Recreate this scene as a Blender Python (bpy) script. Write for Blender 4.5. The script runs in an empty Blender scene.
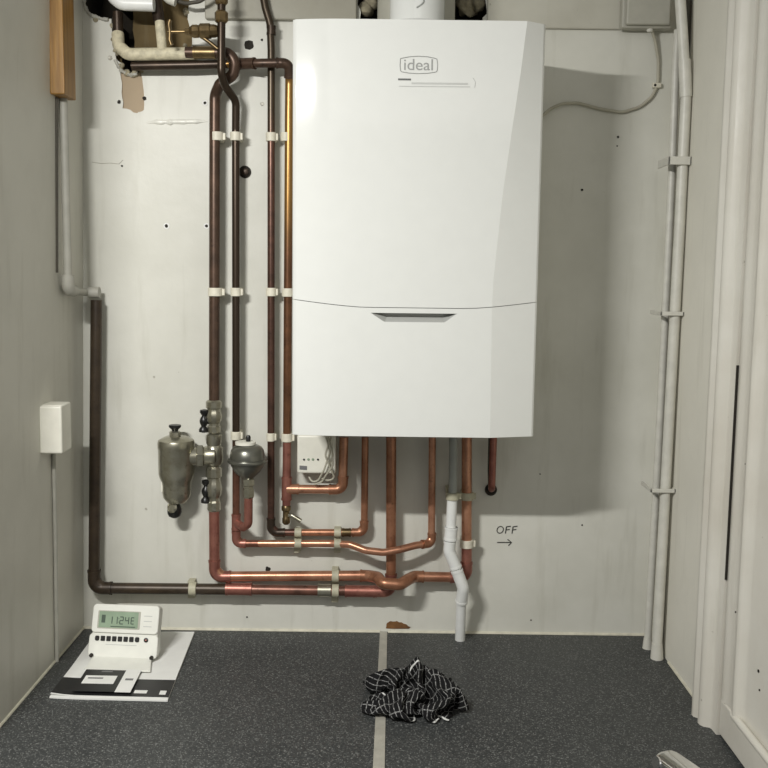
import bpy, bmesh, math, random
from mathutils import Vector, Matrix, noise
random.seed(7)
SC = bpy.context.scene
COL = SC.collection
SC.view_settings.view_transform = 'Standard'
SC.view_settings.look = 'None'
SC.view_settings.exposure = 0.0

# ------------------------------------------------------------------ camera
F = 960.0
PITCH = math.radians(6.54); ROLL = 0.0126
CAM = Vector((0.0, -1.83, 0.7035))
_f = Vector((0, math.cos(PITCH), -math.sin(PITCH)))
_r0 = Vector((1, 0, 0)); _u0 = Vector((0, math.sin(PITCH), math.cos(PITCH)))
_r = _r0*math.cos(ROLL) + _u0*math.sin(ROLL)
_u = _u0*math.cos(ROLL) - _r0*math.sin(ROLL)
cam = bpy.data.cameras.new('camera'); camo = bpy.data.objects.new('camera', cam)
COL.objects.link(camo)
cam.sensor_width = 36; cam.lens = 36*F/768; cam.clip_start = 0.02
m = Matrix.Identity(4)
for i in range(3):
    m[i][0] = _r[i]; m[i][1] = _u[i]; m[i][2] = -_f[i]; m[i][3] = CAM[i]
camo.matrix_world = m
SC.camera = camo

def ray(px, py): return _f*F + _r*(px-384) + _u*(384-py)
def P(px, py, Y=0.0):
    d = ray(px, py); return CAM + d*((Y-CAM.y)/d.y)
def PZ(px, py, Z=0.0):
    d = ray(px, py); return CAM + d*((Z-CAM.z)/d.z)
def PX(px, py, X):
    d = ray(px, py); return CAM + d*((X-CAM.x)/d.x)

# ------------------------------------------------------------------ materials
def S(r, g, b):   # sRGB 0-255 -> linear
    def c(v):
        v /= 255.0
        return v/12.92 if v <= 0.04045 else ((v+0.055)/1.055)**2.4
    return (c(r), c(g), c(b), 1.0)

class NT:
    def __init__(s, name):
        s.m = bpy.data.materials.new(name); s.m.use_nodes = True
        s.t = s.m.node_tree; s.b = s.t.nodes['Principled BSDF']
        s.geo = None
    def n(s, typ, **kw):
        x = s.t.nodes.new(typ)
        for k, v in kw.items():
            if hasattr(x, k): setattr(x, k, v)
        return x
    def l(s, a, b): s.t.links.new(a, b)
    def pos(s):
        if not s.geo: s.geo = s.n('ShaderNodeNewGeometry')
        return s.geo.outputs['Position']
    def noise(s, scale, detail=3, rough=0.55, vec=None, stretch=None):
        x = s.n('ShaderNodeTexNoise'); x.inputs['Scale'].default_value = scale
        x.inputs['Detail'].default_value = detail; x.inputs['Roughness'].default_value = rough
        v = vec or s.pos()
        if stretch:
            mp = s.n('ShaderNodeMapping'); mp.inputs['Scale'].default_value = stretch
            s.l(v, mp.inputs['Vector']); v = mp.outputs['Vector']
        s.l(v, x.inputs['Vector']); return x.outputs['Fac']
    def ramp(s, fac, stops):
        r = s.n('ShaderNodeValToRGB'); e = r.color_ramp.elements
        while len(e) < len(stops): e.new(0.5)
        for i, (p, c) in enumerate(stops):
            e[i].position = p; e[i].color = c
        s.l(fac, r.inputs['Fac']); return r.outputs['Color']
    def mix(s, fac, a, b, mode='MIX'):
        x = s.n('ShaderNodeMix'); x.data_type = 'RGBA'; x.blend_type = mode
        for sock, v in ((x.inputs[0], fac), (x.inputs[6], a), (x.inputs[7], b)):
            if hasattr(v, 'is_output'): s.l(v, sock)
            else: sock.default_value = v
        return x.outputs[2]
    def mr(s, v, a, b, c=0.0, d=1.0):
        x = s.n('ShaderNodeMapRange'); s.l(v, x.inputs[0])
        for i, q in enumerate((a, b, c, d)): x.inputs[i+1].default_value = q
        return x.outputs[0]
    def bump(s, h, strength, dist=0.002):
        x = s.n('ShaderNodeBump'); x.inputs['Strength'].default_value = strength
        x.inputs['Distance'].default_value = dist
        s.l(h, x.inputs['Height']); s.l(x.outputs[0], s.b.inputs['Normal'])
    def col(s, c):
        if hasattr(c, 'is_output'): s.l(c, s.b.inputs['Base Color'])
        else: s.b.inputs['Base Color'].default_value = c
    def set(s, rough=None, metal=None, spec=None, coat=None):
        if rough is not None: s.b.inputs['Roughness'].default_value = rough
        if metal is not None: s.b.inputs['Metallic'].default_value = metal
        if spec is not None: s.b.inputs['Specular IOR Level'].default_value = spec
        if coat is not None: s.b.inputs['Coat Weight'].default_value = coat

def plain(name, c, rough=0.5, metal=0.0, var=0.12, scale=40, bump=0.0, spec=None):
    k = NT(name); f = k.noise(scale)
    d = tuple(v*(1-var) for v in c[:3])+(1,); e = tuple(min(1, v*(1+var)) for v in c[:3])+(1,)
    k.col(k.ramp(f, [(0.3, d), (0.7, e)])); k.set(rough, metal, spec)
    if bump: k.bump(k.noise(scale*3), bump)
    return k.m

def wall_mat(name, base, dark, seed_off=(0, 0, 0), chips=True, rough=0.42, bd=0.006):
    k = NT(name)
    mp = k.n('ShaderNodeMapping'); mp.inputs['Location'].default_value = seed_off
    k.l(k.pos(), mp.inputs['Vector']); v = mp.outputs['Vector']
    c = k.mix(k.mr(k.noise(5, 4, 0.6, v), 0.35, 0.7), base, dark)
    st = k.noise(9, 4, 0.6, v, stretch=(3.0, 3.0, 0.35))
    c = k.mix(k.mr(st, 0.56, 0.85, 0, 0.38), c, S(150, 146, 128))
    if chips:
        g = k.noise(60, 3, 0.6, v)
        c = k.mix(k.mr(g, 0.735, 0.77, 0, 0.6), c, S(120, 112, 95))
    k.col(c); k.set(rough, 0, 0.22)
    h = k.noise(14, 5, 0.6, v)
    h2 = k.noise(120, 3, 0.5, v)
    a = k.n('ShaderNodeMath', operation='MULTIPLY_ADD')
    k.l(h2, a.inputs[0]); a.inputs[1].default_value = 0.12; k.l(h, a.inputs[2])
    k.bump(a.outputs[0], 0.2, bd)
    return k.m

def copper(name, hi, lo, rough=0.3, metal=0.62, zmix=None, zcol=None):
    k = NT(name)
    c = k.mix(k.mr(k.noise(28, 4, 0.65), 0.35, 0.68), hi, lo)
    c = k.mix(k.mr(k.noise(95, 3, 0.6), 0.6, 0.74, 0, 0.55), c, tuple(v*0.35 for v in lo[:3])+(1,))
    if zmix:
        sp = k.n('ShaderNodeSeparateXYZ'); k.l(k.pos(), sp.inputs[0])
        c = k.mix(k.mr(sp.outputs[2], zmix[0], zmix[1]), c, zcol)
    k.col(c); k.set(rough, metal)
    k.bump(k.noise(60, 3), 0.1, 0.001)
    return k.m

M = {}
M['wall_back'] = wall_mat('wall_paint_back', S(212, 211, 202), S(199, 198, 188), rough=0.38, bd=0.004)
M['wall_left'] = wall_mat('wall_paint_left', S(210, 208, 198), S(199, 197, 187), (3, 1, 2), chips=False)
M['wall_right'] = wall_mat('wall_paint_right', S(230, 227, 215), S(222, 219, 207), (5, 5, 1), chips=False)
M['beam'] = wall_mat('beam_paint', S(192, 190, 178), S(176, 173, 160), (1, 7, 2))
M['frame_paint'] = wall_mat('door_paint', S(216, 213, 203), S(204, 199, 187), (2, 3, 9), chips=True, rough=0.3)
M['plaster'] = wall_mat('bare_plaster', S(116, 100, 70), S(70, 58, 38), (4, 0, 0), rough=0.9)
M['plaster_tan'] = wall_mat('scraped_plaster', S(172, 155, 132), S(160, 144, 122), (4, 2, 0), rough=0.9)
M['void'] = plain('dark_cavity', S(38, 33, 24), 0.95, var=0.4, scale=30)
M['rough_plaster'] = plain('crumbled_plaster', S(150, 142, 120), 0.95, var=0.35, scale=60, bump=0.6)
M['white'] = plain('white_enamel', S(217, 218, 214), 0.09, var=0.01, spec=0.3)
M['white_metal'] = plain('white_casing', S(226, 227, 222), 0.35, var=0.02)
M['white_plastic'] = plain('white_plastic', S(226, 224, 212), 0.4, var=0.04)
M['clip'] = plain('clip_plastic', S(214, 209, 192), 0.5, var=0.10, scale=70)
M['strap'] = plain('clip_grey_plastic', S(176, 172, 150), 0.55, var=0.12, scale=70)
M['white_pipe'] = plain('white_waste_pipe', S(226, 227, 224), 0.35, var=0.04, scale=50)
M['grey_pipe'] = plain('grey_waste_pipe', S(150, 153, 148), 0.4, var=0.06)
M['painted'] = plain('painted_pipe', S(206, 204, 194), 0.4, var=0.08, scale=45, bump=0.25)
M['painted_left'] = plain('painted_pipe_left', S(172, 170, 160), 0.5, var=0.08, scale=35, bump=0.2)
M['lag'] = plain('paint_crusted_pipe', S(196, 188, 162), 0.6, var=0.25, scale=80, bump=0.5)
M['cable'] = plain('grey_cable', S(170, 166, 150), 0.5, var=0.08)
M['dark_cable_and_shade'] = plain('dark_cable_and_shade', S(74, 70, 60), 0.6, var=0.2)  # real dark wires, and the strips that imitate shade
M['black'] = plain('black_plastic', S(22, 22, 21), 0.35, var=0.2)
M['copper'] = copper('new_copper', S(196, 146, 118), S(160, 110, 86))
M['copper_red'] = copper('reddened_copper', S(166, 112, 98), S(134, 84, 74), 0.38)
M['copper_dull'] = copper('dull_copper', S(174, 124, 96), S(140, 96, 72), 0.36)
M['brown'] = copper('tarnished_copper', S(92, 71, 58), S(68, 53, 43), 0.38, 0.5)
M['dark'] = copper('dark_tarnished_copper', S(70, 57, 46), S(50, 41, 34), 0.36, 0.55)
M['maroon'] = copper('maroon_tarnished_copper', S(104, 74, 63), S(72, 54, 46), 0.34, 0.65, (0.92, 1.0), S(72, 62, 50))
M['maroon_low'] = copper('browned_copper', S(128, 88, 74), S(88, 62, 52), 0.36, 0.5)
M['gold'] = copper('golden_tarnished_copper', S(124, 86, 60), S(92, 64, 46), 0.32, 0.65, (0.74, 0.84), S(150, 114, 64))
M['dark_lower'] = copper('dark_pipe_reddening_low', S(140, 94, 76), S(100, 70, 56), 0.34, 0.65, (0.27, 0.40), S(62, 51, 41))
M['umber'] = copper('umber_painted_pipe', S(70, 58, 45), S(52, 43, 34), 0.40, 0.3)
M['brass'] = copper('old_brass', S(134, 114, 80), S(88, 74, 52), 0.34, 0.8)
M['nickel'] = copper('nickel_plated_brass', S(176, 173, 158), S(146, 142, 124), 0.3, 0.85)
M['chrome'] = plain('chrome', S(248, 248, 248), 0.07, 1.0, var=0.02)
M['steel'] = plain('satin_grey_steel', S(122, 122, 114), 0.3, 0.8, var=0.08)
M['ink'] = plain('marker_ink', S(58, 58, 54), 0.7, var=0.05)
M['logo'] = plain('grey_print', S(150, 151, 148), 0.5, var=0.03)
M['logo_dark'] = plain('dark_grey_print', S(95, 96, 94), 0.5, var=0.03)
M['logo_pale'] = plain('pale_grey_print', S(190, 191, 187), 0.5, var=0.03)
M['seam_dark'] = plain('panel_gap', S(120, 121, 117), 0.6)
M['strip'] = plain('grey_joint_strip', S(172, 169, 158), 0.45, 0.15, var=0.12, scale=35)
M['grey_box'] = plain('grey_painted_box', S(170, 168, 156), 0.5, var=0.05)
M['paper'] = plain('white_paper', S(224, 224, 220), 0.6, var=0.03)
M['print_black'] = plain('black_print', S(30, 30, 31), 0.45, var=0.15)
M['print_grey'] = plain('grey_small_print', S(110, 110, 110), 0.6)
M['thermo'] = plain('ivory_plastic', S(222, 222, 214), 0.4, var=0.03)
M['lcd_digit'] = plain('lcd_segment', S(70, 84, 72), 0.4)
M['lcd'] = plain('lcd_glass', S(140, 158, 136), 0.25, var=0.08)
M['button'] = plain('black_rubber_button', S(20, 19, 18), 0.45)
M['hole'] = plain('screw_hole_dark', S(40, 36, 30), 0.9)

M['sealant'] = plain('cream_sealant', S(206, 202, 184), 0.6, var=0.12, scale=60)
def wood():
    k = NT('varnished_batten')
    f = k.noise(30, 4, 0.6, stretch=(4, 4, 0.25))
    k.col(k.ramp(f, [(0.3, S(122, 86, 34)), (0.7, S(168, 126, 62))])); k.set(0.45, 0)
    k.bump(f, 0.2)
    return k.m
M['wood'] = wood()
def floor_mat():
    k = NT('dark_speckled_flooring')
    vo = k.n('ShaderNodeTexVoronoi'); vo.inputs['Scale'].default_value = 500
    k.l(k.pos(), vo.inputs['Vector'])
    sp = k.n('ShaderNodeSeparateColor'); k.l(vo.outputs['Color'], sp.inputs[0])
    a = k.ramp(sp.outputs[0], [(0.0, S(36, 38, 39)), (0.45, S(50, 52, 52)), (0.78, S(76, 78, 77)), (0.98, S(134, 135, 132))])
    c = k.mix(k.mr(k.noise(420, 2, 0.6), 0.34, 0.6), S(44, 46, 47), a)
    c = k.mix(k.mr(k.noise(4, 3), 0.3, 0.7, 0, 0.25), c, S(86, 88, 86))
    k.col(c); k.set(0.55, 0, 0.5)
    k.bump(k.noise(500, 2), 0.25, 0.001)
    return k.m
M['floor'] = floor_mat()

# ------------------------------------------------------------------ object helpers
def mesh_obj(name, bm, mat, parent=None, off=None, smooth=40, bevel=0):
    bmesh.ops.recalc_face_normals(bm, faces=bm.faces)
    if off is not None: bmesh.ops.translate(bm, verts=bm.verts, vec=-off)
    me = bpy.data.meshes.new(name); bm.to_mesh(me); bm.free()
    for p in me.polygons: p.use_smooth = smooth is not None
    if smooth is not None: me.set_sharp_from_angle(angle=math.radians(smooth))
    mats = mat if isinstance(mat, (list, tuple)) else [mat]
    for q in mats: me.materials.append(q)
    o = bpy.data.objects.new(name, me); COL.objects.link(o)
    if parent is not None: o.parent = parent
    if bevel:
        b = o.modifiers.new('bevel', 'BEVEL'); b.width = bevel; b.segments = 3; b.limit_method = 'ANGLE'
        b.angle_limit = math.radians(50)
    return o
def tag(o, label, cat, group=None, kind=None):
    if label: o['label'] = label
    if cat: o['category'] = cat
    if group: o['group'] = group
    if kind: o['kind'] = kind
    return o
ROOTLOC = {}
def thing(name, label, cat, loc, group=None):
    o = bpy.data.objects.new(name, None); COL.objects.link(o); o.location = loc
    o.empty_display_size = 0.02
    ROOTLOC[o] = Vector(loc)
    return tag(o, label, cat, group)
def root_of(o):
    while o.parent is not None: o = o.parent
    return o
def part(name, bm, mat, parent, label=None, **kw):
    o = mesh_obj(name, bm, mat, parent, off=ROOTLOC.get(root_of(parent), Vector((0, 0, 0))), **kw)
    if label: o['label'] = label
    return o
def lone(name, bm, mat, label, cat, group=None, **kw):
    loc = Vector((0, 0, 0))
    n = len(bm.verts)
    for v in bm.verts: loc += v.co
    loc /= max(1, n); loc.z = min(v.co.z for v in bm.verts)
    o = mesh_obj(name, bm, mat, off=loc, **kw); o.location = loc
    return tag(o, label, cat, group)
def struct(name, bm, mat, parent=None, **kw):
    o = mesh_obj(name, bm, mat, parent, **kw)
    if parent is None: o['kind'] = 'structure'
    return o

def fillet(pts, r, n=7):
    pts = [Vector(p) for p in pts]
    if len(pts) < 3 or not r: return pts
    out = [pts[0]]
    for i in range(1, len(pts)-1):
        p = pts[i]; a = pts[i-1]-p; b = pts[i+1]-p
        rr = r[i-1] if isinstance(r, (list, tuple)) else r
        la, lb = a.length, b.length; a = a.normalized(); b = b.normalized()
        ang = a.angle(b)
        if ang > math.radians(178) or rr <= 0: out.append(p); continue
        t = min(rr/math.tan(ang/2), la*0.48, lb*0.48)
        R = t*math.tan(ang/2)
        c = p + (a+b).normalized()*(R/math.sin(ang/2))
        s = p+a*t-c; e = p+b*t-c
        tot = s.angle(e); ax = s.cross(e)
        if ax.length < 1e-12: out.append(p); continue
        ax.normalize()
        for k in range(n+1): out.append(c + (Matrix.Rotation(tot*k/n, 3, ax) @ s))
    out.append(pts[-1])
    return out
def sweep(bm, pts, rad, n=16, caps=True):
    pts = [Vector(p) for p in pts]
    q = [pts[0]]
    for p in pts[1:]:
        if (p-q[-1]).length > 1e-6: q.append(p)
    pts = q
    rads = rad if isinstance(rad, (list, tuple)) else [rad]*len(pts)
    T = []
    for i in range(len(pts)):
        a = (pts[i]-pts[i-1]).normalized() if i > 0 else None
        b = (pts[i+1]-pts[i]).normalized() if i < len(pts)-1 else None
        T.append(((a or b)+(b or a)).normalized())
    N = T[0].orthogonal().normalized(); rings = []
    for i, p in enumerate(pts):
        if i > 0:
            ax = T[i-1].cross(T[i])
            if ax.length > 1e-9: N = Matrix.Rotation(T[i-1].angle(T[i]), 3, ax.normalized()) @ N
        N = (N - T[i]*N.dot(T[i])).normalized(); B = T[i].cross(N)
        rings.append([bm.verts.new(p+(N*math.cos(2*math.pi*k/n)+B*math.sin(2*math.pi*k/n))*rads[i]) for k in range(n)])
    for i in range(len(rings)-1):
        for k in range(n):
            bm.faces.new((rings[i][k], rings[i][(k+1) % n], rings[i+1][(k+1) % n], rings[i+1][k]))
    if caps:
        bm.faces.new(list(reversed(rings[0]))); bm.faces.new(rings[-1])
    return bm
def tube(pts, rad, fr=0, n=16):
    bm = bmesh.new(); sweep(bm, fillet(pts, fr), rad, n); return bm
def lathe(bm, prof, origin, axis=(0, 0, 1), n=28):
    """prof: list of (radius, height) along axis from origin"""
    axis = Vector(axis).normalized(); N = axis.orthogonal().normalized(); B = axis.cross(N)
    o = Vector(origin); rings = []
    for r, h in prof:
        r = max(r, 1e-5)
        rings.append([bm.verts.new(o+axis*h+(N*math.cos(2*math.pi*k/n)+B*math.sin(2*math.pi*k/n))*r) for k in range(n)])
    for i in range(len(rings)-1):
        for k in range(n):
            bm.faces.new((rings[i][k], rings[i][(k+1) % n], rings[i+1][(k+1) % n], rings[i+1][k]))
    bm.faces.new(list(reversed(rings[0]))); bm.faces.new(rings[-1])
    return bm
def hexnut(bm, origin, axis, r, h): return lathe(bm, [(r*0.86, 0), (r, h*0.12), (r, h*0.88), (r*0.86, h)], origin, axis, 6)
def box(bm, lo, hi):
    lo = Vector(lo); hi = Vector(hi)
    v = [bm.verts.new((x, y, z)) for x in (lo.x, hi.x) for y in (lo.y, hi.y) for z in (lo.z, hi.z)]
    for f in ((0, 1, 3, 2), (4, 6, 7, 5), (0, 4, 5, 1), (2, 3, 7, 6), (0, 2, 6, 4), (1, 5, 7, 3)):
        bm.faces.new([v[i] for i in f])
    return bm
def obox(bm, c, u, v, w, hu, hv, hw):
    c = Vector(c); vs = []
    for a in (-1, 1):
        for b in (-1, 1):
            for d in (-1, 1): vs.append(bm.verts.new(c+Vector(u)*a*hu+Vector(v)*b*hv+Vector(w)*d*hw))
    for f in ((0, 1, 3, 2), (4, 6, 7, 5), (0, 4, 5, 1), (2, 3, 7, 6), (0, 2, 6, 4), (1, 5, 7, 3)):
        bm.faces.new([vs[i] for i in f])
    return bm
def prism(bm, poly, d):
    """poly: list of Vector; extruded by vector d"""
    d = Vector(d)
    a = [bm.verts.new(p) for p in poly]; b = [bm.verts.new(Vector(p)+d) for p in poly]
    n = len(poly)
    bm.faces.new(a); bm.faces.new(list(reversed(b)))
    for i in range(n): bm.faces.new((a[i], b[i], b[(i+1) % n], a[(i+1) % n]))
    return bm
def boolean_cut(o, bm_cut, mat):
    c = mesh_obj('cutter', bm_cut, mat, smooth=None)
    md = o.modifiers.new('cut', 'BOOLEAN'); md.operation = 'DIFFERENCE'; md.object = c; md.solver = 'EXACT'
    try: md.material_mode = 'TRANSFER'
    except Exception: pass
    bpy.context.view_layer.update()
    dg = bpy.context.evaluated_depsgraph_get()
    me = bpy.data.meshes.new_from_object(o.evaluated_get(dg))
    o.modifiers.remove(md); old = o.data; o.data = me; me.name = old.name
    bpy.data.objects.remove(c)
    return o
def text_bm(s, size, shear=0.0, extrude=0.0002):
    cu = bpy.data.curves.new('text', 'FONT'); cu.body = s; cu.size = size; cu.extrude = extrude
    cu.align_x = 'CENTER'; cu.align_y = 'CENTER'; cu.shear = shear
    o = bpy.data.objects.new('text', cu); COL.objects.link(o)
    bpy.context.view_layer.update()
    me = bpy.data.meshes.new_from_object(o.evaluated_get(bpy.context.evaluated_depsgraph_get()))
    bm = bmesh.new(); bm.from_mesh(me)
    bpy.data.objects.remove(o); bpy.data.curves.remove(cu); bpy.data.meshes.remove(me)
    return bm
def xform(bm, mat): bmesh.ops.transform(bm, matrix=mat, verts=bm.verts); return bm
WALLM = Matrix(((1, 0, 0, 0), (0, 0, -1, 0), (0, 1, 0, 0), (0, 0, 0, 1)))   # text plane -> facing -y

# ------------------------------------------------------------------ setting
XL, XR = -0.588, 0.5295
def xl_at(z): return XL+0.022*z
ZT = 1.55
bm = bmesh.new(); box(bm, (XL-0.25, 0, -0.06), (XR+0.25, 0.25, ZT))
wall_back = struct('wall_back', bm, M['wall_back'], smooth=None)
def hole_poly(pts, y0=-0.02):
    return [P(x, y, 0.0) + Vector((0, y0, 0)) for x, y in pts]
def jag(pts, amp=1.6, sub=4):
    out = []
    for i in range(len(pts)):
        a = pts[i]; b = pts[(i+1) % len(pts)]
        for k in range(sub):
            t = k/sub; j = amp if k else amp*0.4
            out.append((a[0]+(b[0]-a[0])*t+random.uniform(-j, j), a[1]+(b[1]-a[1])*t+random.uniform(-j, j)))
    return out
# broken plaster behind the old pipework, scraped patch under it, hole round the flue
boolean_cut(wall_back, prism(bmesh.new(), hole_poly(jag([(108, -30), (112, 20), (116, 58), (123, 71), (136, 75), (143, 69), (136, 60), (186, 58), (192, 44), (188, 10), (190, -30)])), (0, 0.045, 0)), M['plaster'])
boolean_cut(wall_back, prism(bmesh.new(), hole_poly(jag([(86, -30), (84, 6), (91, 16), (104, 20), (114, 17), (120, -30)], 1.0)), (0, 0.13, 0)), M['void'])
boolean_cut(wall_back, prism(bmesh.new(), hole_poly(jag([(120, 66), (122, 88), (123, 108), (137, 113), (144, 110), (143, 84), (141, 66)], 0.8)), (0, 0.0235, 0)), M['plaster_tan'])
boolean_cut(wall_back, prism(bmesh.new(), hole_poly(jag([(357, -30), (358, 4), (362, 22), (480, 24), (487, 10), (484, -30)], 1.5)), (0, 0.10, 0)), M['void'])

boolean_cut(wall_back, prism(bmesh.new(), hole_poly(jag([(113, 4), (114, 44), (119, 60), (124, 71), (135, 74.5), (140, 69), (134, 62), (131, 48), (129, 4)], 1.2), 0.02), (0, 0.09, 0)), M['void'])
def wplane(name, mat, ya, yb, x, t):
    b = bmesh.new(); box(b, (min(x, x+t), ya, -0.06), (max(x, x+t), yb, ZT)); return struct(name, b, mat, smooth=None)
b = bmesh.new()
prism(b, [Vector((xl_at(-0.06), 0, -0.06)), Vector((xl_at(ZT), 0, ZT)), Vector((XL-0.1, 0, ZT)), Vector((XL-0.1, 0, -0.06))], (0, -0.50, 0))
struct('wall_left', b, M['wall_left'], smooth=None)
wall_right = wplane('wall_right', M['wall_right'], -0.33, 0.0, XR, 0.07)
bm = bmesh.new(); box(bm, (XL-1.3, -2.6, -0.06), (XR+0.25, 0.0, 0.0))
floor = struct('floor', bm, M['floor'], smooth=None)
b = bmesh.new(); box(b, (XL-1.3, -0.50, -0.06), (XL-0.0995, -0.44, ZT)); struct('wall_front', b, M['wall_left'], smooth=None)
b = bmesh.new(); box(b, (0.535, -1.5, -0.06), (0.60, -0.6205, ZT)); struct('wall_side', b, M['wall_right'], smooth=None)
# boxed ledge along the top of the back wall
bm = bmesh.new()
zl = P(250, 19, -0.014).z
box(bm, (P(206, 10, 0).x, -0.014, zl), (P(357, 10, 0).x, 0.0, ZT))
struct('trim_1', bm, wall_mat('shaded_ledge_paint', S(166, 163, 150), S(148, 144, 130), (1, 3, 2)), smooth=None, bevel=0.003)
bm = bmesh.new()
box(bm, (P(487, 10, 0).x, -0.008, P(600, 29, -0.008).z), (XR, 0.0, ZT))
struct('trim_2', bm, M['beam'], smooth=None, bevel=0.003)

# grey joint strip in the floor
a = [PZ(380, 629.5), PZ(387.2, 629.5), PZ(384.5, 775), PZ(372.5, 775)]
bm = prism(bmesh.new(), [Vector((p.x, min(p.y, -0.001), 0.0002)) for p in a], (0, 0, 0.0016))
struct('trim_3', bm, M['strip'], smooth=None)

b = bmesh.new(); sweep(b, [(XL, -0.001, 0.001), (P(380, 629, 0).x, -0.001, 0.001)], 0.0034, 8); sweep(b, [(P(388, 629, 0).x, -0.001, 0.001), (XR, -0.001, 0.001)], 0.0034, 8)
struct('trim_5', b, M['sealant'])
b = bmesh.new(); sweep(b, [(XL, 0, 0.001), (XL, -0.50, 0.001)], 0.0030, 8); struct('trim_6', b, M['sealant'])
b = bmesh.new(); sweep(b, [(XR, -0.135, 0.001), (XR, -0.325, 0.001)], 0.0030, 8); struct('trim_7', b, M['sealant'])
# ---- door frame and door at the right
def extrude_plan(prof, z0, z1):
    b = bmesh.new()
    n = len(prof)
    lo = [b.verts.new((x, y, z0)) for x, y in prof]; hi = [b.verts.new((x, y, z1)) for x, y in prof]
    for i in range(n): b.faces.new((lo[i], lo[(i+1) % n], hi[(i+1) % n], hi[i]))
    b.faces.new(lo); b.faces.new(list(reversed(hi)))
    return b
SH = 0.015
arch = [(0.56, -0.325), (0.503-0.003, -0.325), (0.500, -0.337), (0.494, -0.338), (0.490, -0.344), (0.491, -0.352), (0.497, -0.357), (0.498, -0.362),
        (0.493, -0.366), (0.491, -0.372), (0.492, -0.380), (0.496, -0.386), (0.504, -0.389), (0.506, -0.393), (0.507, -0.412), (0.56, -0.412)]
arch = [(x+SH if x < 0.55 else 0.6, y) for x, y in arch]
struct('trim_4', extrude_plan(arch, 0.0, ZT), M['frame_paint'], smooth=50)
# door: stile, rails, mouldings
door = [(0.56, -0.4145), (0.512, -0.4145), (0.509, -0.418), (0.508, -0.432), (0.511, -0.437), (0.511, -0.468),
        (0.5055, -0.473), (0.5050, -0.480), (0.5085, -0.485), (0.514, -0.489), (0.5165, -0.50), (0.5165, -0.62), (0.56, -0.62)]
door = [(x+SH if x < 0.55 else 0.6, y) for x, y in door]
ZRL = max(0.02, PX(756, 744, 0.523).z)
bm = extrude_plan(door, ZRL, ZT)
door_1 = struct('door_1', bm, M['frame_paint'], smooth=50)
bm = bmesh.new(); box(bm, (0.509+SH, -0.62, 0.004), (0.6, -0.4145, ZRL))
struct('bottom_rail', bm, M['frame_paint'], door_1, smooth=None, bevel=0.004)
bm = bmesh.new(); sweep(bm, [(0.510+SH, -0.47, ZRL-0.002), (0.510+SH, -0.62, ZRL-0.002)], 0.006, 10)
struct('rail_moulding', bm, M['frame_paint'], door_1)
# painted-over gap between frame and door
za, zb = PX(736, 365, 0.508+SH).z, PX(726, 580, 0.508+SH).z
bm = bmesh.new(); box(bm, (0.5068+SH, -0.4144, zb), (0.5125+SH, -0.4121, za))
struct('hinge_gap', bm, M['hole'], door_1, smooth=None)
for (px, py, r) in ((755, 671, 0.0022), (756, 690, 0.0014), (736, 612, 0.0012), (746, 464, 0.001)):
    p = PX(px, py, 0.511+SH); b = bmesh.new(); lathe(b, [(r, -0.002), (r, 0.0015), (r*0.4, 0.0018)], (SH+(0.511 if px < 750 else 0.5165), p.y, p.z), (-1, 0, 0), 12)
    struct('paint_chip', b, M['hole'], door_1)

# marks on the back wall: screw holes, plugs, chips
def wall_hole(px, py, rpx, mat='hole', rim=None, y=0.0):
    p = P(px, py, 0); r = rpx*0.0019
    b = bmesh.new()
    lathe(b, [(r*0.2, -0.001), (r, 0.0004), (r*0.85, 0.0011), (r*0.2, 0.0007)], p, (0, -1, 0), 14)
    for v in b.verts:
        v.co.x += r*0.35*noise.noise(v.co*900); v.co.z += r*0.35*noise.noise(v.co*700+Vector((9, 0, 0)))
    struct('screw_hole', b, M[mat], wall_back)
    if rim:
        b = bmesh.new(); lathe(b, [(r*1.0, 0.0002), (r*1.9, 0.0002), (r*1.8, 0.0007), (r*1.0, 0.0006)], p, (0, -1, 0), 14)
        struct('plug_rim', b, M[rim], wall_back)
for q in ((119, 102, 1.9), (144.5, 98.5, 2.0), (122, 166, 1.0), (166.5, 226, 1.7, 'hole', 'paper'), (206.5, 226, 1.6, 'hole', 'paper'),
          (205, 103, 1.5, 'hole', 'paper'), (249, 45, 4.6), (262, 40, 1.2), (262, 104, 2.0, 'strip'),
          (268, 569, 2.6), (247, 617, 0.9), (582, 190, 1.3), (618, 137, 1.2), (617, 146, 0.8), (154, 377, 1.2, 'strip'), (582, 525, 0.9),
          (531, 620, 0.8), (110, 58, 2.2, 'strip'), (146, 509, 1.3, 'strip'), (540, 474, 0.7), (258, 573, 0.9)):
    wall_hole(*q)
# raised plaster ridge, glossy paint whitened to imitate a highlight streak
b = bmesh.new(); pts = []
for k in range(29):
    u = k/28; pts.append(P(146+u*62, 122.5-1.2*u+0.6*noise.noise(Vector((u*9, 0, 0))), 0.0012))
sweep(b, pts, [0.0014+0.0058*min(1, 6*u*(1-u))*(0.6+0.5*noise.noise(Vector((u*14, 4, 0)))) for u in [k/28 for k in range(29)]], 10)
rg = plain('ridge_highlight_paint', S(226, 225, 216), 0.25, var=0.06, scale=90, bump=0.3)
struct('plaster_ridge', b, rg, wall_back)
# hairline crack
b = bmesh.new(); stroke_pts = [P(x, y, -0.0001) for x, y in ((92, 162), (101, 163.5), (110, 163), (119, 164), (123, 160))]
sweep(b, stroke_pts, 0.0006, 5); struct('plaster_crack', b, M['strip'], wall_back)
# big bolt head in the wall
t = thing('wall_bolt', 'small round dark bolt head sunk in back wall right of second tall pipe', 'bolt', P(245, 172, 0))
b = bmesh.new(); lathe(b, [(0.0115, 0), (0.0115, 0.002), (0.008, 0.004)], P(245, 172, 0), (0, -1, 0), 20); part('washer', b, M['hole'], t)
b = bmesh.new(); hexnut(b, P(245, 172, -0.004), (0, -1, 0), 0.0072, 0.004); part('head', b, M['dark'], t)
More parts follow.
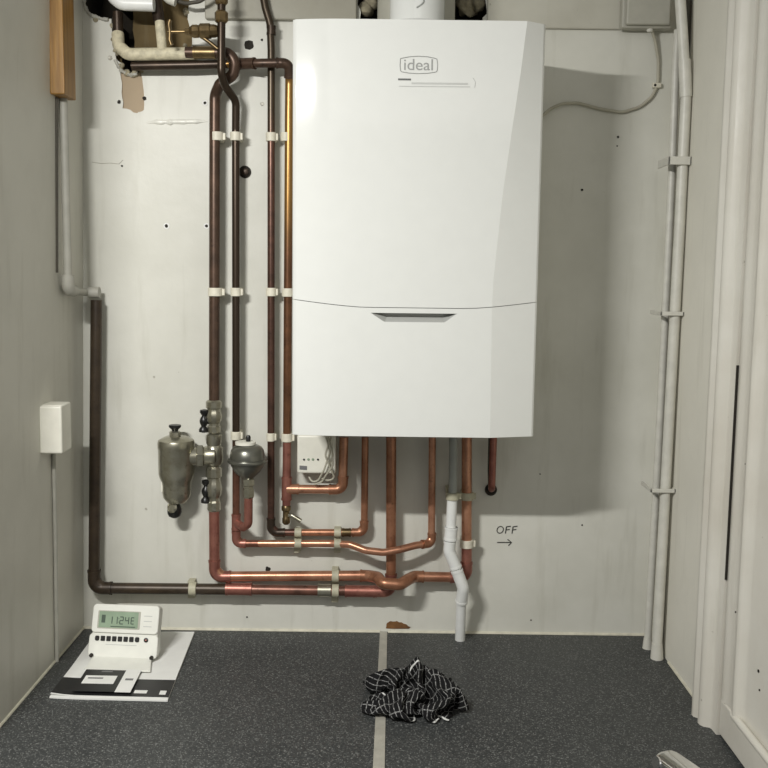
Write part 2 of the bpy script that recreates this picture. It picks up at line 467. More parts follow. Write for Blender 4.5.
# crumbled chip at floor line
b = bmesh.new()
p0 = P(397, 626, 0)
pts = [(386, 628.2), (387, 623), (391, 621), (397, 621), (404, 623.5), (411, 627), (409, 628.3)]
prism(b, [P(x, y, 0) + Vector((0, 0.001, 0)) for x, y in jag(pts, 0.5, 3)], (0, -0.0022, 0))
struct('chipped_plaster', b, copper('rusty_chip', S(132, 92, 52), S(90, 62, 38), 0.9, 0.0), wall_back, smooth=None)

# "OFF ->" in marker on the wall
def stroke(b, pts, w=0.0011):
    pp = [P(x, y, -0.0004) for x, y in pts]
    sweep(b, pp, w, 6)
t = thing('wall_writing', 'handwritten black OFF with an arrow on back wall below boiler', 'writing', P(507, 537, 0))
b = bmesh.new(); c = (500.2, 529.8)
stroke(b, [(c[0]+3.2*math.cos(a)+0.5*math.sin(a), c[1]-3.4*math.sin(a)) for a in [i*math.pi/8 for i in range(17)]], 0.0010)
part('letter_o', b, M['ink'], t)
for k, x in enumerate((505.4, 512.0)):
    b = bmesh.new(); stroke(b, [(x+1.1, 526.6), (x, 533.4)]); stroke(b, [(x+1.0, 526.8), (x+5.4, 526.2)]); stroke(b, [(x+0.5, 529.9), (x+4.2, 529.4)])
    part('letter_f', b, M['ink'], t)
b = bmesh.new(); stroke(b, [(497.2, 542.4), (511.5, 542.4)]); stroke(b, [(507.6, 539.4), (511.6, 542.4), (508.4, 545.6)])
part('arrow', b, M['ink'], t)

# ------------------------------------------------------------------ boiler
YF = -0.280          # centre of the front
YB = -0.245          # front edge of the steel case
def BZ(py, px=420): return P(px, py, YF).z
zb_top = P(410, 19.5, YF).z; zb_bot = P(410, 436.8, YF).z
xl_ = P(293, 300, YF+0.02).x; xr_ = P(536.8, 300, YF+0.03).x
boiler = thing('boiler', 'large glossy white wall-hung boiler with grey logo on back wall', 'boiler', ((xl_+xr_)/2, -0.14, zb_bot))
def xr_line(z):
    ys = [(20, 527.5), (73, 520.8), (135, 511.5), (197, 502.5), (280, 493.6), (307, 492), (438, 490)]
    tab = [(P(x, y, YF).z, P(x, y, YF).x) for y, x in ys]
    if z >= tab[0][0]: return tab[0][1]
    for (z0, x0), (z1, x1) in zip(tab, tab[1:]):
        if z0 >= z >= z1: return x0+(x1-x0)*(z0-z)/(z0-z1)
    return tab[-1][1]
def depth_at(x, z):
    xr = xr_line(z)
    if x > xr: return YF + 0.020*(x-xr)/(xr_-xr)
    xa = xl_+0.085
    if x < xa:
        t = (xa-x)/(xa-xl_); return YF + 0.008*t**2.0
    return YF
def seam_z(x):
    u = (x-(xl_+xr_)/2)/((xr_-xl_)/2)
    base = P(420, 308, YF).z
    return base + 0.0115*max(0, abs(u)-0.42)**1.3/(0.58**1.3)
def front_panel(top_f, bot_f, nrow):
    b = bmesh.new(); rows = []
    for i in range(nrow+1):
        t = i/nrow; row = []
        zmid = top_f(0)+(bot_f(0)-top_f(0))*t
        xs = [xl_+0.0025, xl_+0.006] + [xl_+0.006+0.079*k/10 for k in range(1, 11)]
        xr = xr_line(zmid)
        xs += [xl_+0.085+(xr-xl_-0.085)*k/10 for k in range(1, 11)]
        xs += [xr+(xr_-xr)*k/5 for k in range(1, 5)] + [xr_-0.004, xr_-0.0012]
        for j, x in enumerate(xs):
            z = top_f(x)+(bot_f(x)-top_f(x))*t
            y = depth_at(x, z)
            if j == 0: y += 0.002
            if j == len(xs)-1: y += 0.0015
            row.append(Vector((x, y, z)))
        row = [Vector((xl_, YB+0.002, row[0].z)), Vector((xl_, row[0].y+0.003, row[0].z))] + row + [Vector((xr_, row[-1].y+0.004, row[-1].z)), Vector((xr_, YB+0.002, row[-1].z))]
        rows.append(row)
    # rounded top/bottom lips: pull first and last rows back
    vs = []
    first = [Vector((p.x, YB+0.002, p.z)) for p in rows[0]]; last = [Vector((p.x, YB+0.002, p.z)) for p in rows[-1]]
    for r in [first]+rows+[last]: vs.append([b.verts.new(p) for p in r])
    for i in range(len(vs)-1):
        for j in range(len(vs[0])-1):
            try: b.faces.new((vs[i][j], vs[i][j+1], vs[i+1][j+1], vs[i+1][j]))
            except ValueError: pass
    bmesh.ops.remove_doubles(b, verts=b.verts, dist=1e-6)
    bmesh.ops.dissolve_degenerate(b, edges=b.edges, dist=1e-6)
    # close the back
    ed = [e for e in b.edges if e.is_boundary]
    bmesh.ops.holes_fill(b, edges=ed, sides=0)
    return b
bm = bmesh.new(); box(bm, (xl_+0.004, YB, zb_bot+0.004), (xr_-0.004, -0.002, zb_top-0.002))
part('case', bm, M['white_metal'], boiler, smooth=None, bevel=0.003)
up = part('upper_panel', front_panel(lambda x: zb_top, lambda x: seam_z(x)+0.0005, 40), M['white'], boiler, smooth=5)
loff = ROOTLOC[boiler]
lp = front_panel(lambda x: seam_z(x)-0.0005, lambda x: zb_bot, 20)
low = part('lower_panel', lp, M['white'], boiler, smooth=5)
# finger recess cut into the lower panel
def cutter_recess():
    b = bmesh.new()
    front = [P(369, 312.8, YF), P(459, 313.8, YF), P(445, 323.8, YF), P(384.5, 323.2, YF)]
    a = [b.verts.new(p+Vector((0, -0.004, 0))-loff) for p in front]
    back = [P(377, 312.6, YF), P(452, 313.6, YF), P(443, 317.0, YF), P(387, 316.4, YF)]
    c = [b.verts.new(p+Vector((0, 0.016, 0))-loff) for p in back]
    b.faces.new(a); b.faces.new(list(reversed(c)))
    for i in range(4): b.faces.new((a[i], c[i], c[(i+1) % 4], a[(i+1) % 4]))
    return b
low.location = (0, 0, 0); low.parent = None
recm = plain('recess_shade_enamel', S(176, 177, 173), 0.35, var=0.02)  # greyer than the panel: shade of the recess put into its colour
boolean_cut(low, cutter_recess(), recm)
low.parent = boiler
low.data.set_sharp_from_angle(angle=math.radians(5))
# seam gap backing is the case behind. logo
YL = YF-0.0004
lg = text_bm('ideal', 0.0245)
cpt = P(418.5, 65.2, YL)
xform(lg, Matrix.Translation(cpt) @ WALLM @ Matrix.Scale(1.06, 4, (1, 0, 0)))
part('logo_text', lg, M['logo'], up)
def outline(b, pts, w):
    sweep(b, pts+[pts[0]], w, 6, caps=False)
b = bmesh.new()
ol = [(400.5, 58.5), (409, 56.8), (418, 56.2), (428, 56.8), (437, 58.8), (437.6, 65), (437, 71.8), (428, 73.2), (418, 73.6), (409, 73.0), (400.6, 71.6), (400, 65)]
outline(b, fillet([P(x, y, YL) for x, y in ol], 0.003, 3), 0.0006); part('logo_frame', b, M['logo'], up)
b = bmesh.new(); prism(b, [P(398, 78.4, YL), P(411, 78.6, YL), P(411, 80.4, YL), P(398, 80.2, YL)], (0, -0.0002, 0)); part('caption_word', b, M['logo_dark'], up)
b = bmesh.new()
for x0, x1, y0, y1 in ((411.5, 468, 82.3, 84.0), (399, 470, 85.8, 86.6)):
    prism(b, [P(x0, y0, YL), P(x1, y0+0.6, YL), P(x1, y1+0.6, YL), P(x0, y1, YL)], (0, -0.0002, 0))
sweep(b, [P(473, 78, YL), P(475.4, 82, YL), P(474.6, 87.5, YL)], 0.0005, 6)
part('caption_line', b, M['logo_pale'], up)
pc = P(391, 437, -0.032)
b = bmesh.new(); lathe(b, [(0.024, 0.004), (0.024, -0.003), (0.012, -0.012), (0.012, -0.016)], (pc.x, -0.040, zb_bot), (0, 0, 1), 24); part('pipe_boss', b, M['grey_pipe'], boiler)

# flue
zt = zb_top
fl = thing('flue', 'white round flue rising from top of the boiler', 'flue', (P(417, 10, -0.14).x, -0.14, zt))
fx = ROOTLOC[fl].x
b = bmesh.new(); lathe(b, [(0.068, 0), (0.068, 0.30)], (fx, -0.085, zt)); part('outer_collar', b, M['grey_box'], fl)
b = bmesh.new(); lathe(b, [(0.052, 0.0), (0.052, 0.02), (0.0465, 0.024), (0.0465, 0.30)], (fx, -0.15, zt)); part('pipe', b, M['white'], fl)
b = bmesh.new()
pts = []
for k in range(9):
    a = -math.pi/2-0.05+0.5*math.sin(k/8*math.pi)*0.5; pts.append(Vector((fx+0.047*math.cos(a), -0.15+0.047*math.sin(a), zt+0.040+0.022*k/8)))
sweep(b, pts, 0.0011, 6); part('clip_mark', b, M['grey_pipe'], fl)

# ------------------------------------------------------------------ pipes
def pipe_thing(name, label, cat, loc): return thing(name, label, cat, loc)
def T3(seq):   # (px,py,Y) list -> points
    return [P(*q) for q in seq]
def fit(parent, name, seq, rad, fr, mat, ridge=True):
    """a fitting: short thicker sleeve along a path, with raised end rims"""
    pts = fillet(T3(seq), fr)
    b = bmesh.new(); sweep(b, pts, rad, 18)
    if ridge:
        for a, c in ((pts[0], pts[1]), (pts[-1], pts[-2])):
            d = (c-a).normalized(); sweep(b, [a, a+d*0.004], rad*1.07, 18)
    return part(name, b, mat, parent)
Y0 = -0.032
# run 1: gas pipe, left dark pipe to bottom, up to boiler
t = pipe_thing('gas_pipe', 'thick dark brown pipe down left corner then low along back wall to boiler', 'pipe', P(95, 588, Y0))
R1 = 0.0108
b = tube(T3([(96.5, 300, Y0), (94, 588, Y0), (250, 589.5, Y0)]), R1, 0.026, 20); part('tube', b, M['umber'], t)
b = tube(T3([(248, 589.5, Y0), (372, 591.3, Y0)]), 0.0101, 0, 20); part('brown_tube', b, M['maroon_low'], t, 'reddish brown horizontal tube')
b = tube(T3([(366, 591.2, Y0), (391, 591.5, Y0), (391.2, 437, Y0)]), 0.0098, 0.022, 20); part('copper_tube', b, M['copper_dull'], t, 'bare copper tube rising to boiler')
fit(t, 'elbow', [(94.3, 570, Y0), (94.1, 588, Y0), (112, 588.2, Y0)], R1*1.13, 0.02, M['umber'])
fit(t, 'coupling', [(226, 588.8, Y0), (252, 589.2, Y0)], R1*1.12, 0, M['copper_red'])
fit(t, 'coupling', [(318, 590.3, Y0), (331, 590.5, Y0)], R1*1.1, 0, M['nickel'])
fit(t, 'sleeve', [(345, 591.0, Y0), (375, 591.4, Y0)], R1*1.08, 0, M['copper_red'])
fit(t, 'elbow', [(375, 591.4, Y0), (391, 591.6, Y0), (391, 574, Y0)], 0.0112, 0.018, M['copper_red'])
# run 2: lower filter pipe
YC = -0.075
t = pipe_thing('return_pipe', 'copper pipe from filter down and along wall, dipping in front of boiler pipe', 'pipe', P(214, 577, Y0))
RA = 0.0098
b = tube(T3([(214.2, 505, Y0), (214.6, 576.5, Y0), (366, 575.5, Y0), (378, 577, -0.05), (383, 584, YC), (400, 585, YC), (408, 580, -0.055), (415, 576.5, Y0), (466.5, 577.5, Y0), (466.8, 437, Y0)]), RA, 0.024, 20); part('tube', b, M['copper'], t)
fit(t, 'elbow', [(214.5, 560, Y0), (214.8, 576.6, Y0), (231, 576.6, Y0)], RA*1.14, 0.02, M['copper_red'])
b = tube(T3([(214.2, 508, Y0), (214.5, 560, Y0)]), RA*1.03, 0, 20); part('riser', b, M['copper_red'], t)
fit(t, 'crossover', [(360, 575.6, Y0), (368, 575.8, Y0), (378, 577.4, -0.05), (382.5, 583.5, YC), (400, 584.6, YC), (408, 579.6, -0.055), (414, 576.4, Y0), (424, 576.8, Y0)], RA*1.14, 0.012, M['copper_dull'])
fit(t, 'elbow', [(450, 577.3, Y0), (466.5, 577.5, Y0), (466.6, 562, Y0)], RA*1.14, 0.02, M['copper_red'])
b = tube(T3([(466.6, 562, Y0), (466.7, 545, Y0)]), RA*1.03, 0, 20); part('reddened_riser', b, M['copper_red'], t)
# upper filter pipe (A)
t = pipe_thing('flow_pipe', 'leftmost of four tall dark copper pipes, looping behind brass valve pipe at top', 'pipe', P(213.5, 405, Y0))
b = tube(T3([(186, 52.5, -0.05), (228, 52.5, -0.055), (235.5, 62, -0.055), (233.5, 75, -0.05), (220, 84, -0.045), (215.0, 95, Y0), (214.8, 130, Y0), (214.2, 405, Y0)]), 0.0100, [0.02, 0.018, 0.018, 0.012, 0.02, 0.1], 20); part('tube', b, M['brown'], t)
fit(t, 'coupling', [(194, 52.5, -0.05), (216, 52.5, -0.053)], 0.0112, 0, M['brass'])
# pipe B
t = pipe_thing('branch_pipe', 'second tall dark pipe, reddening at bottom and wavy under the boiler', 'pipe', P(236, 520, Y0))
YW = -0.05
YSV = -0.076
b = tube(T3([(221.6, -12, -0.085), (221.2, 74, -0.085), (225, 86, -0.07), (236.0, 101, -0.04), (235.8, 130, Y0), (236.2, 543.5, Y0), (262, 543.5, Y0)]), 0.0072, [0.03, 0.03, 0.02, 0.02, 0.018], 16); part('tube', b, M['dark_lower'], t)
b = tube(T3([(256, 543.5, Y0), (330, 543.5, -0.038), (350, 544.5, YW), (366, 550.5, -0.058), (384, 552.5, -0.060), (400, 549.5, -0.058), (416, 545.2, -0.05), (431.5, 543.5, Y0), (432.3, 437, Y0)]), 0.0070, [0.05, 0.03, 0.04, 0.04, 0.04, 0.03, 0.018], 16); part('wavy_tube', b, M['copper'], t, 'bright copper tube with a wave in it')
fit(t, 'elbow', [(236.2, 531, Y0), (236.3, 543.3, Y0), (246, 543.5, Y0)], 0.0085, 0.016, M['copper_red'])
fit(t, 'tee', [(236.2, 514, Y0), (236.2, 530, Y0)], 0.0086, 0, M['copper_red'])
b = tube(T3([(236.2, 522, Y0), (243, 527.5, -0.056), (248.3, 524, YSV), (248.5, 494, YSV)]), 0.0080, 0.010, 16); part('vessel_branch', b, M['copper_red'], t)
fit(t, 'elbow', [(422, 544.4, -0.045), (431.6, 543.3, Y0), (431.9, 533, Y0)], 0.0083, 0.014, M['copper_dull'])
for (y0, y1, r) in ((11, 23, 0.0118), (-2, 5, 0.0115)):
    b = bmesh.new(); p = P(221.4, y1, -0.085); q = P(221.4, y0, -0.085)
    lathe(b, [(r*0.75, 0), (r, 0.003), (r, (q.z-p.z)-0.003), (r*0.75, q.z-p.z)], p, (0, 0, 1), 8); part('nut', b, M['brass'], t)
# pipe C
YCc = -0.026
t = pipe_thing('cold_pipe', 'third tall dark maroon pipe turning right below and back up to boiler', 'pipe', P(271, 532, YCc))
b = tube(T3([(262.5, -8, YCc), (265.5, 8, YCc), (270.3, 24, YCc), (271.3, 50, YCc), (271.0, 532.5, YCc), (300, 532.5, YCc)]), 0.0070, [0.05, 0.05, 0.05, 0.02], 16); part('tube', b, M['maroon'], t)
b = tube(T3([(296, 532.5, YCc), (364.2, 532.5, YCc), (365.2, 437, YCc)]), 0.0068, 0.02, 16); part('copper_tube', b, M['copper_dull'], t, 'brighter copper tube up to boiler')
fit(t, 'elbow', [(271, 518, YCc), (271, 532.5, YCc), (285, 532.6, YCc)], 0.0084, 0.016, M['dark'])
fit(t, 'coupling', [(342, 532.5, YCc), (351, 532.5, YCc)], 0.0082, 0, M['brass'])
fit(t, 'elbow', [(352, 532.5, YCc), (364, 532.4, YCc), (364.2, 521, YCc)], 0.0082, 0.014, M['copper_dull'])
fit(t, 'coupling', [(271.3, 26, YCc), (271.3, 35, YCc)], 0.0083, 0, M['dark'])
# pipe D
YD = -0.032
t = pipe_thing('golden_pipe', 'fourth tall golden-brown pipe beside boiler, from high horizontal to tee below', 'pipe', P(288, 488, YD))
b = tube(T3([(132, 66, -0.03), (190, 65, -0.035), (232, 64, -0.03), (262, 63.2, -0.05), (280, 63, -0.05), (289.2, 63.5, -0.045), (289.4, 82, YD), (289.0, 120, YD), (287.0, 440, YD)]), 0.0078, [0.1, 0.1, 0.1, 0.05, 0.02, 0.03, 0.05], 16); part('tube', b, M['gold'], t)
b = tube(T3([(250, 63.5, -0.044), (262, 63.2, -0.05), (282, 63, -0.05)]), 0.0082, 0.1, 16); part('short_tube', b, M['brown'], t)
b = tube(T3([(132, 66, -0.03), (190, 65, -0.035), (232, 64, -0.03)]), 0.0085, 0, 16); part('dark_tube', b, M['dark'], t, 'blackened horizontal tube')
fit(t, 'coupling', [(238, 63.8, -0.036), (255, 63.4, -0.048)], 0.0100, 0, M['brown'])
fit(t, 'elbow', [(276, 63, -0.05), (289.3, 63.5, -0.045), (289.4, 78, -0.036)], 0.0092, 0.018, M['brown'])
b = tube(T3([(287.0, 438, YD), (286.4, 505, YD)]), 0.0080, 0, 16); part('riser', b, M['copper_red'], t)
fit(t, 'tee', [(286.8, 477, YD), (286.5, 500, YD)], 0.0096, 0, M['copper_red'])
b = tube(T3([(286.5, 489, YD), (342.5, 489.5, YD), (344.0, 437, YD)]), 0.0086, 0.018, 16); part('branch', b, M['copper'], t, 'bright copper branch up to boiler')
fit(t, 'socket', [(287, 489, YD), (299, 489.2, YD)], 0.0098, 0, M['copper'])
fit(t, 'elbow', [(329, 489.4, YD), (342.6, 489.4, YD), (343.2, 476, YD)], 0.0099, 0.014, M['copper_dull'])
# drain cock below tee
t = thing('drain_cock', 'small brass drain cock at foot of golden-brown pipe', 'valve', P(286, 522, YD))
b = bmesh.new(); p = P(286.2, 505, YD)
lathe(b, [(0.0072, 0), (0.0092, -0.003), (0.0092, -0.010), (0.0066, -0.012), (0.0066, -0.024), (0.0078, -0.026), (0.0078, -0.034), (0.0045, -0.038)], p, (0, 0, 1), 12); part('body', b, M['brass'], t)
b = tube(T3([(287, 515, YD), (292, 515.5, YD-0.004), (301, 521, YD-0.008)]), 0.0042, 0.004, 12); part('spout', b, M['nickel'], t)
# relief pipe E
t = pipe_thing('relief_pipe', 'short dark copper pipe right of the others ending in wall below boiler', 'pipe', P(491, 490, Y0))
b = tube(T3([(493.6, 437, Y0), (491.8, 488, Y0), (491.5, 489, 0.0)]), 0.0068, 0.012, 16); part('tube', b, M['copper_red'], t)
b = tube(T3([(489.3, 438, -0.03), (488.6, 470, -0.03), (489, 484, -0.02)]), 0.0020, 0.01, 8); part('wire', b, M['dark_cable_and_shade'], t)
b = bmesh.new(); lathe(b, [(0.0118, 0.0), (0.0118, 0.003), (0.0090, 0.006)], P(490.8, 489.5, 0), (0, -1, 0), 18); part('wall_flange', b, M['hole'], t)
# condensate pipe
YK = -0.066
t = thing('waste_pipe', 'white plastic waste pipe with a kink dropping from boiler to floor', 'pipe', PZ(459.5, 641))
e = PZ(459.5, 641, 0.0)
b = tube([P(453.3, 437, YK), P(452.6, 497, YK)], 0.0080, 0, 18); part('grey_hose', b, M['grey_pipe'], t, 'grey upper hose')
pts = [P(452.4, 494, YK), P(450.6, 534, YK), P(449.0, 551, YK), P(463.4, 588, YK), P(461.2, 604, -0.055), P(459.8, 640, -0.040)]
pts[-1] = Vector((P(460.0, 640, -0.036).x, -0.036, 0.0))
b = tube(pts, 0.0098, [0.03, 0.03, 0.03, 0.03], 18); part('tube', b, M['white_pipe'], t)
fit(t, 'socket', [(451.4, 527, YK), (450.4, 540, YK)], 0.0122, 0, M['white_pipe'])
fit(t, 'bend', [(450.0, 541, YK), (449.2, 551, YK), (456, 568, YK)], 0.0113, 0.018, M['white_pipe'])
fit(t, 'bend', [(456.6, 570, YK), (463.3, 588, YK), (461.4, 602, -0.056)], 0.0113, 0.02, M['white_pipe'])

# ------------------------------------------------------------------ dirt separator, valves, vessel
YV = Y0
# tee body between the two valves + filter
t = thing('dirt_separator', 'nickel dirt separator with black cap at far left of tall pipes', 'filter', P(177, 518, -0.05))
sc = 0.00194
cx = P(176.5, 470, -0.045)
def zpy(py, Y=-0.045): return P(178, py, Y).z
b = bmesh.new()
prof = [(0.004, zpy(503)), (0.018, zpy(502)), (0.0255, zpy(497)), (0.0270, zpy(492)), (0.0270, zpy(485)), (0.0280, zpy(481.5)), (0.0322, zpy(476.5)), (0.0335, zpy(473)), (0.0335, zpy(449)), (0.0345, zpy(447.5)), (0.0345, zpy(442.5)), (0.033, zpy(440)), (0.020, zpy(436.5)), (0.010, zpy(436))]
lathe(b, [(r, z) for r, z in prof], (cx.x, -0.045, 0), (0, 0, 1), 32); dsb = part('body', b, M['nickel'], t, smooth=35)
b = bmesh.new(); lathe(b, [(0.011, zpy(437)), (0.011, zpy(432)), (0.008, zpy(431))], (P(175, 433, -0.045).x, -0.045, 0), (0, 0, 1), 8); vn = part('vent_nut', b, M['nickel'], t)
b = bmesh.new(); lathe(b, [(0.005, zpy(432)), (0.0065, zpy(429.5)), (0.0115, zpy(427)), (0.0115, zpy(425)), (0.004, zpy(424.5))], (P(175, 430, -0.045).x, -0.045, 0), (0, 0, 1), 16); part('vent_cap', b, M['black'], vn)
b = bmesh.new(); lathe(b, [(0.009, zpy(503)), (0.011, zpy(505)), (0.0135, zpy(509)), (0.0135, zpy(513)), (0.011, zpy(516)), (0.004, zpy(518))][::-1], (P(174.5, 510, -0.045).x, -0.045, 0), (0, 0, 1), 18); dv = part('drain_valve', b, M['black'], t)
b = bmesh.new(); lathe(b, [(0.0095, 0), (0.0105, 0.002), (0.0075, 0.005), (0.0065, 0.003)], P(172.5, 507.5, -0.057), (-0.35, -1, 0.25), 16); part('drain_plug', b, M['nickel'], dv)
b = bmesh.new(); box(b, (cx.x-0.0275, -0.056, zpy(491)), (cx.x-0.0235, -0.040, zpy(481))); part('badge', b, M['white_plastic'], dsb, bevel=0.001)
# side port
a0 = P(188, 456.5, -0.045); b0 = P(216, 455.5, -0.036)
ax = (b0-a0).normalized(); L = (b0-a0).length
b = bmesh.new(); lathe(b, [(0.019, 0), (0.0175, 0.012), (0.0165, L*0.62)], a0, ax, 20); sp_ = part('side_port', b, M['nickel'], t)
b = bmesh.new(); hexnut(b, a0+ax*(L*0.30), ax, 0.0225, L*0.26); part('union_nut', b, M['nickel'], sp_, smooth=None)
b = bmesh.new(); lathe(b, [(0.0165, L*0.56), (0.0180, L*0.60), (0.0180, L*0.95), (0.015, L)], a0, ax, 20); part('coupling_ring', b, M['nickel'], t)
# tee
c0 = P(214, 455.5, YV)
b = bmesh.new(); lathe(b, [(0.0115, P(214, 465.8, YV).z-c0.z), (0.0165, P(214, 463, YV).z-c0.z), (0.0175, 0), (0.0165, P(214, 448, YV).z-c0.z), (0.0125, P(214, 445, YV).z-c0.z), (0.0145, P(214, 443, YV).z-c0.z), (0.0145, P(214, 435, YV).z-c0.z), (0.011, P(214, 433.6, YV).z-c0.z)], c0, (0, 0, 1), 20); part('tee', b, M['nickel'], t)

def iso_valve(label, ytop, ybot, hx, hy, hl):
    t = thing('isolation_valve', label, 'valve', P(214, ybot, YV), 'isolation valves above and below the dirt separator')
    za, zb_ = P(214, ytop, YV).z, P(214, ybot, YV).z; h = za-zb_; x = P(214, (ytop+ybot)/2, YV).x
    b = bmesh.new(); lathe(b, [(0.0105, 0), (0.0125, h*0.03), (0.0125, h*0.2), (0.0105, h*0.24), (0.0105, h*0.30), (0.0135, h*0.36), (0.0155, h*0.5), (0.0135, h*0.64), (0.0125, h*0.68), (0.0125, h*0.74), (0.0150, h*0.77), (0.0150, h*0.95), (0.0115, h)], (x, YV, zb_), (0, 0, 1), 10); part('body', b, M['nickel'], t, smooth=25)
    c = P(hx, hy, YV-0.004); s = Vector((x, YV, P(214, hy, YV).z))
    b = bmesh.new(); lathe(b, [(0.006, 0), (0.006, (s-c).length*0.75), (0.0085, (s-c).length)], c, s-c, 12); stem = b; b = bmesh.new()
    up_ = Vector((0.06, 0, 1)).normalized(); hh = hl*0.00194
    lathe(b, [(0.003, -hh), (0.0085, -hh*0.93), (0.0088, -hh*0.72), (0.0045, -hh*0.45), (0.0075, -hh*0.2), (0.0085, 0), (0.0075, hh*0.2), (0.0045, hh*0.45), (0.0088, hh*0.72), (0.0085, hh*0.93), (0.003, hh)], c, up_, 12)
    hd = part('handle', b, M['black'], t); part('stem', stem, M['black'], hd)
iso_valve('nickel isolation valve with black butterfly handle above the separator tee', 400, 433, 204, 421, 11.5)
iso_valve('nickel isolation valve with black butterfly handle below the separator tee', 466, 511, 206, 491.5, 12)
# vessel
t = thing('shock_arrestor', 'small grey metal dome vessel beside second tall pipe', 'vessel', P(248.5, 497, -0.076))
YS = -0.076
vx = P(247.5, 460, YS).x; zz = lambda py: P(248, py, YS).z
b = bmesh.new(); lathe(b, [(0.010, zz(478.5)), (0.014, zz(476.5)), (0.024, zz(471.5)), (0.0305, zz(465.5)), (0.0325, zz(461.5)), (0.0325, zz(456)), (0.0305, zz(450.5)), (0.0265, zz(447)), (0.0195, zz(445)), (0.004, zz(444.4))], (vx, YS, 0), (0, 0, 1), 32); part('dome', b, M['steel'], t)
b = bmesh.new(); lathe(b, [(0.0315, zz(462.8)), (0.0365, zz(462.2)), (0.0372, zz(460.6)), (0.0362, zz(459.2)), (0.0315, zz(458.4))], (vx, YS, 0), (0, 0, 1), 32); part('seam_ring', b, M['steel'], t)
b = bmesh.new(); lathe(b, [(0.0190, zz(444.4)), (0.0190, zz(441.8)), (0.017, zz(441.4))], (P(245.5, 443, YS).x, YS, 0), (0, 0, 1), 24); part('label_disc', b, M['white_plastic'], t)
b = bmesh.new(); lathe(b, [(0.0042, zz(442)), (0.0046, zz(437)), (0.003, zz(435.3))], (P(248.3, 440, YS).x, YS, 0), (0, 0, 1), 12); part('air_valve', b, M['black'], t)
b = bmesh.new(); lathe(b, [(0.0085, zz(498)), (0.0112, zz(496.5)), (0.0112, zz(489)), (0.0092, zz(488)), (0.0092, zz(486)), (0.0118, zz(485)), (0.0118, zz(479)), (0.009, zz(478))], (P(248.4, 487, YS).x, YS, 0), (0, 0, 1), 6); part('brass_neck', b, M['nickel'], t, smooth=25)

# ------------------------------------------------------------------ pipe clips
def clip_v(px, py, Y, r, hpx, label, group, mat='clip', wpx=None):
    c = P(px, py, Y); h = hpx*0.0019/2
    b = bmesh.new()
    sweep(b, [c+Vector((0, 0, -h)), c+Vector((0, 0, h))], r*1.32, 20)
    # backing lug to the wall and side snap
    box(b, (c.x-r*1.0, c.y, c.z-h*0.95), (c.x+r*1.0, 0.0, c.z+h*0.95))
    box(b, (c.x+r*1.1, c.y-0.003, c.z-h*0.8), (c.x+r*1.75, c.y+0.004, c.z+h*0.8))
    lone('pipe_clip', b, M[mat], label, 'pipe clip', group, bevel=0.0008)
G1 = 'white pipe clips on the tall pipes'
nm = ['leftmost tall pipe', 'second tall pipe', 'third tall pipe', 'golden pipe beside boiler']
for (px, py, Y, r, k, w) in ((217, 136.5, Y0, 0.0090, 0, 'topmost'), (235.6, 136.5, Y0, 0.0075, 1, 'topmost'), (271.2, 137, YCc, 0.0074, 2, 'topmost'), (285.6, 137, YD, 0.0070, 3, 'topmost'),
                             (215.3, 292, Y0, 0.0102, 0, 'middle'), (236.0, 292, Y0, 0.0075, 1, 'middle'), (271.2, 292, YCc, 0.0074, 2, 'middle'), (287.6, 292.5, YD, 0.0080, 3, 'middle'),
                             (236, 435.5, Y0, 0.0075, 1, 'lowest'), (270.8, 437, YCc, 0.0062, 2, 'lowest'), (287.0, 437.5, YD, 0.0082, 3, 'lowest')):
    clip_v(px, py, Y, r, 8.2, '%s white plastic clip on the %s' % (w, nm[k]), G1)
clip_v(467, 496, Y0, 0.0098, 7.5, 'grimy clip round copper pipe just below boiler, right of waste pipe', 'clips under the boiler', 'strap')
clip_v(466.6, 543.5, Y0, 0.0098, 8, 'white clip on rightmost copper riser level with arrow writing', 'clips under the boiler')
clip_v(452.5, 496, YK, 0.0095, 7, 'grimy grey clip round the waste hose below boiler', 'clips under the boiler', 'strap')
def clip_h(px, y0, y1, pipes, Y, label, wpx=7):
    """upright strap over horizontal pipes: pipes = [(py, Y, r)]"""
    b = bmesh.new(); w = wpx*0.0019/2
    for py, yy, r in pipes:
        c = P(px, py, yy); sweep(b, [c+Vector((-w, 0, 0)), c+Vector((w, 0, 0))], r*1.28, 20)
    a = P(px, y0, 0); d = P(px, y1, 0)
    box(b, (a.x-w*0.95, -0.020, d.z), (a.x+w*0.95, 0.0, a.z))
    lone('pipe_clip', b, M['strap'], label, 'pipe clip', 'grey strap clips on the horizontal pipes', bevel=0.0008)
clip_h(298.2, 527, 550, [(532.5, YCc, 0.007), (543.5, -0.035, 0.0072)], YW, 'grey strap clip over two horizontal pipes, left one below power box')
clip_h(337.8, 526, 550, [(532.5, YCc, 0.007), (543.8, -0.042, 0.0072)], YW, 'grey strap clip over two horizontal pipes, right one left of boiler riser')
clip_h(193, 578, 595, [(588.7, Y0, 0.0102)], Y0, 'grey strap clip on low dark pipe above the booklet', 7.5)
clip_h(335.5, 566, 599, [(575.8, Y0, 0.0094), (590.6, Y0, 0.0098)], Y0, 'tall grey strap clip over the two lowest horizontal pipes')

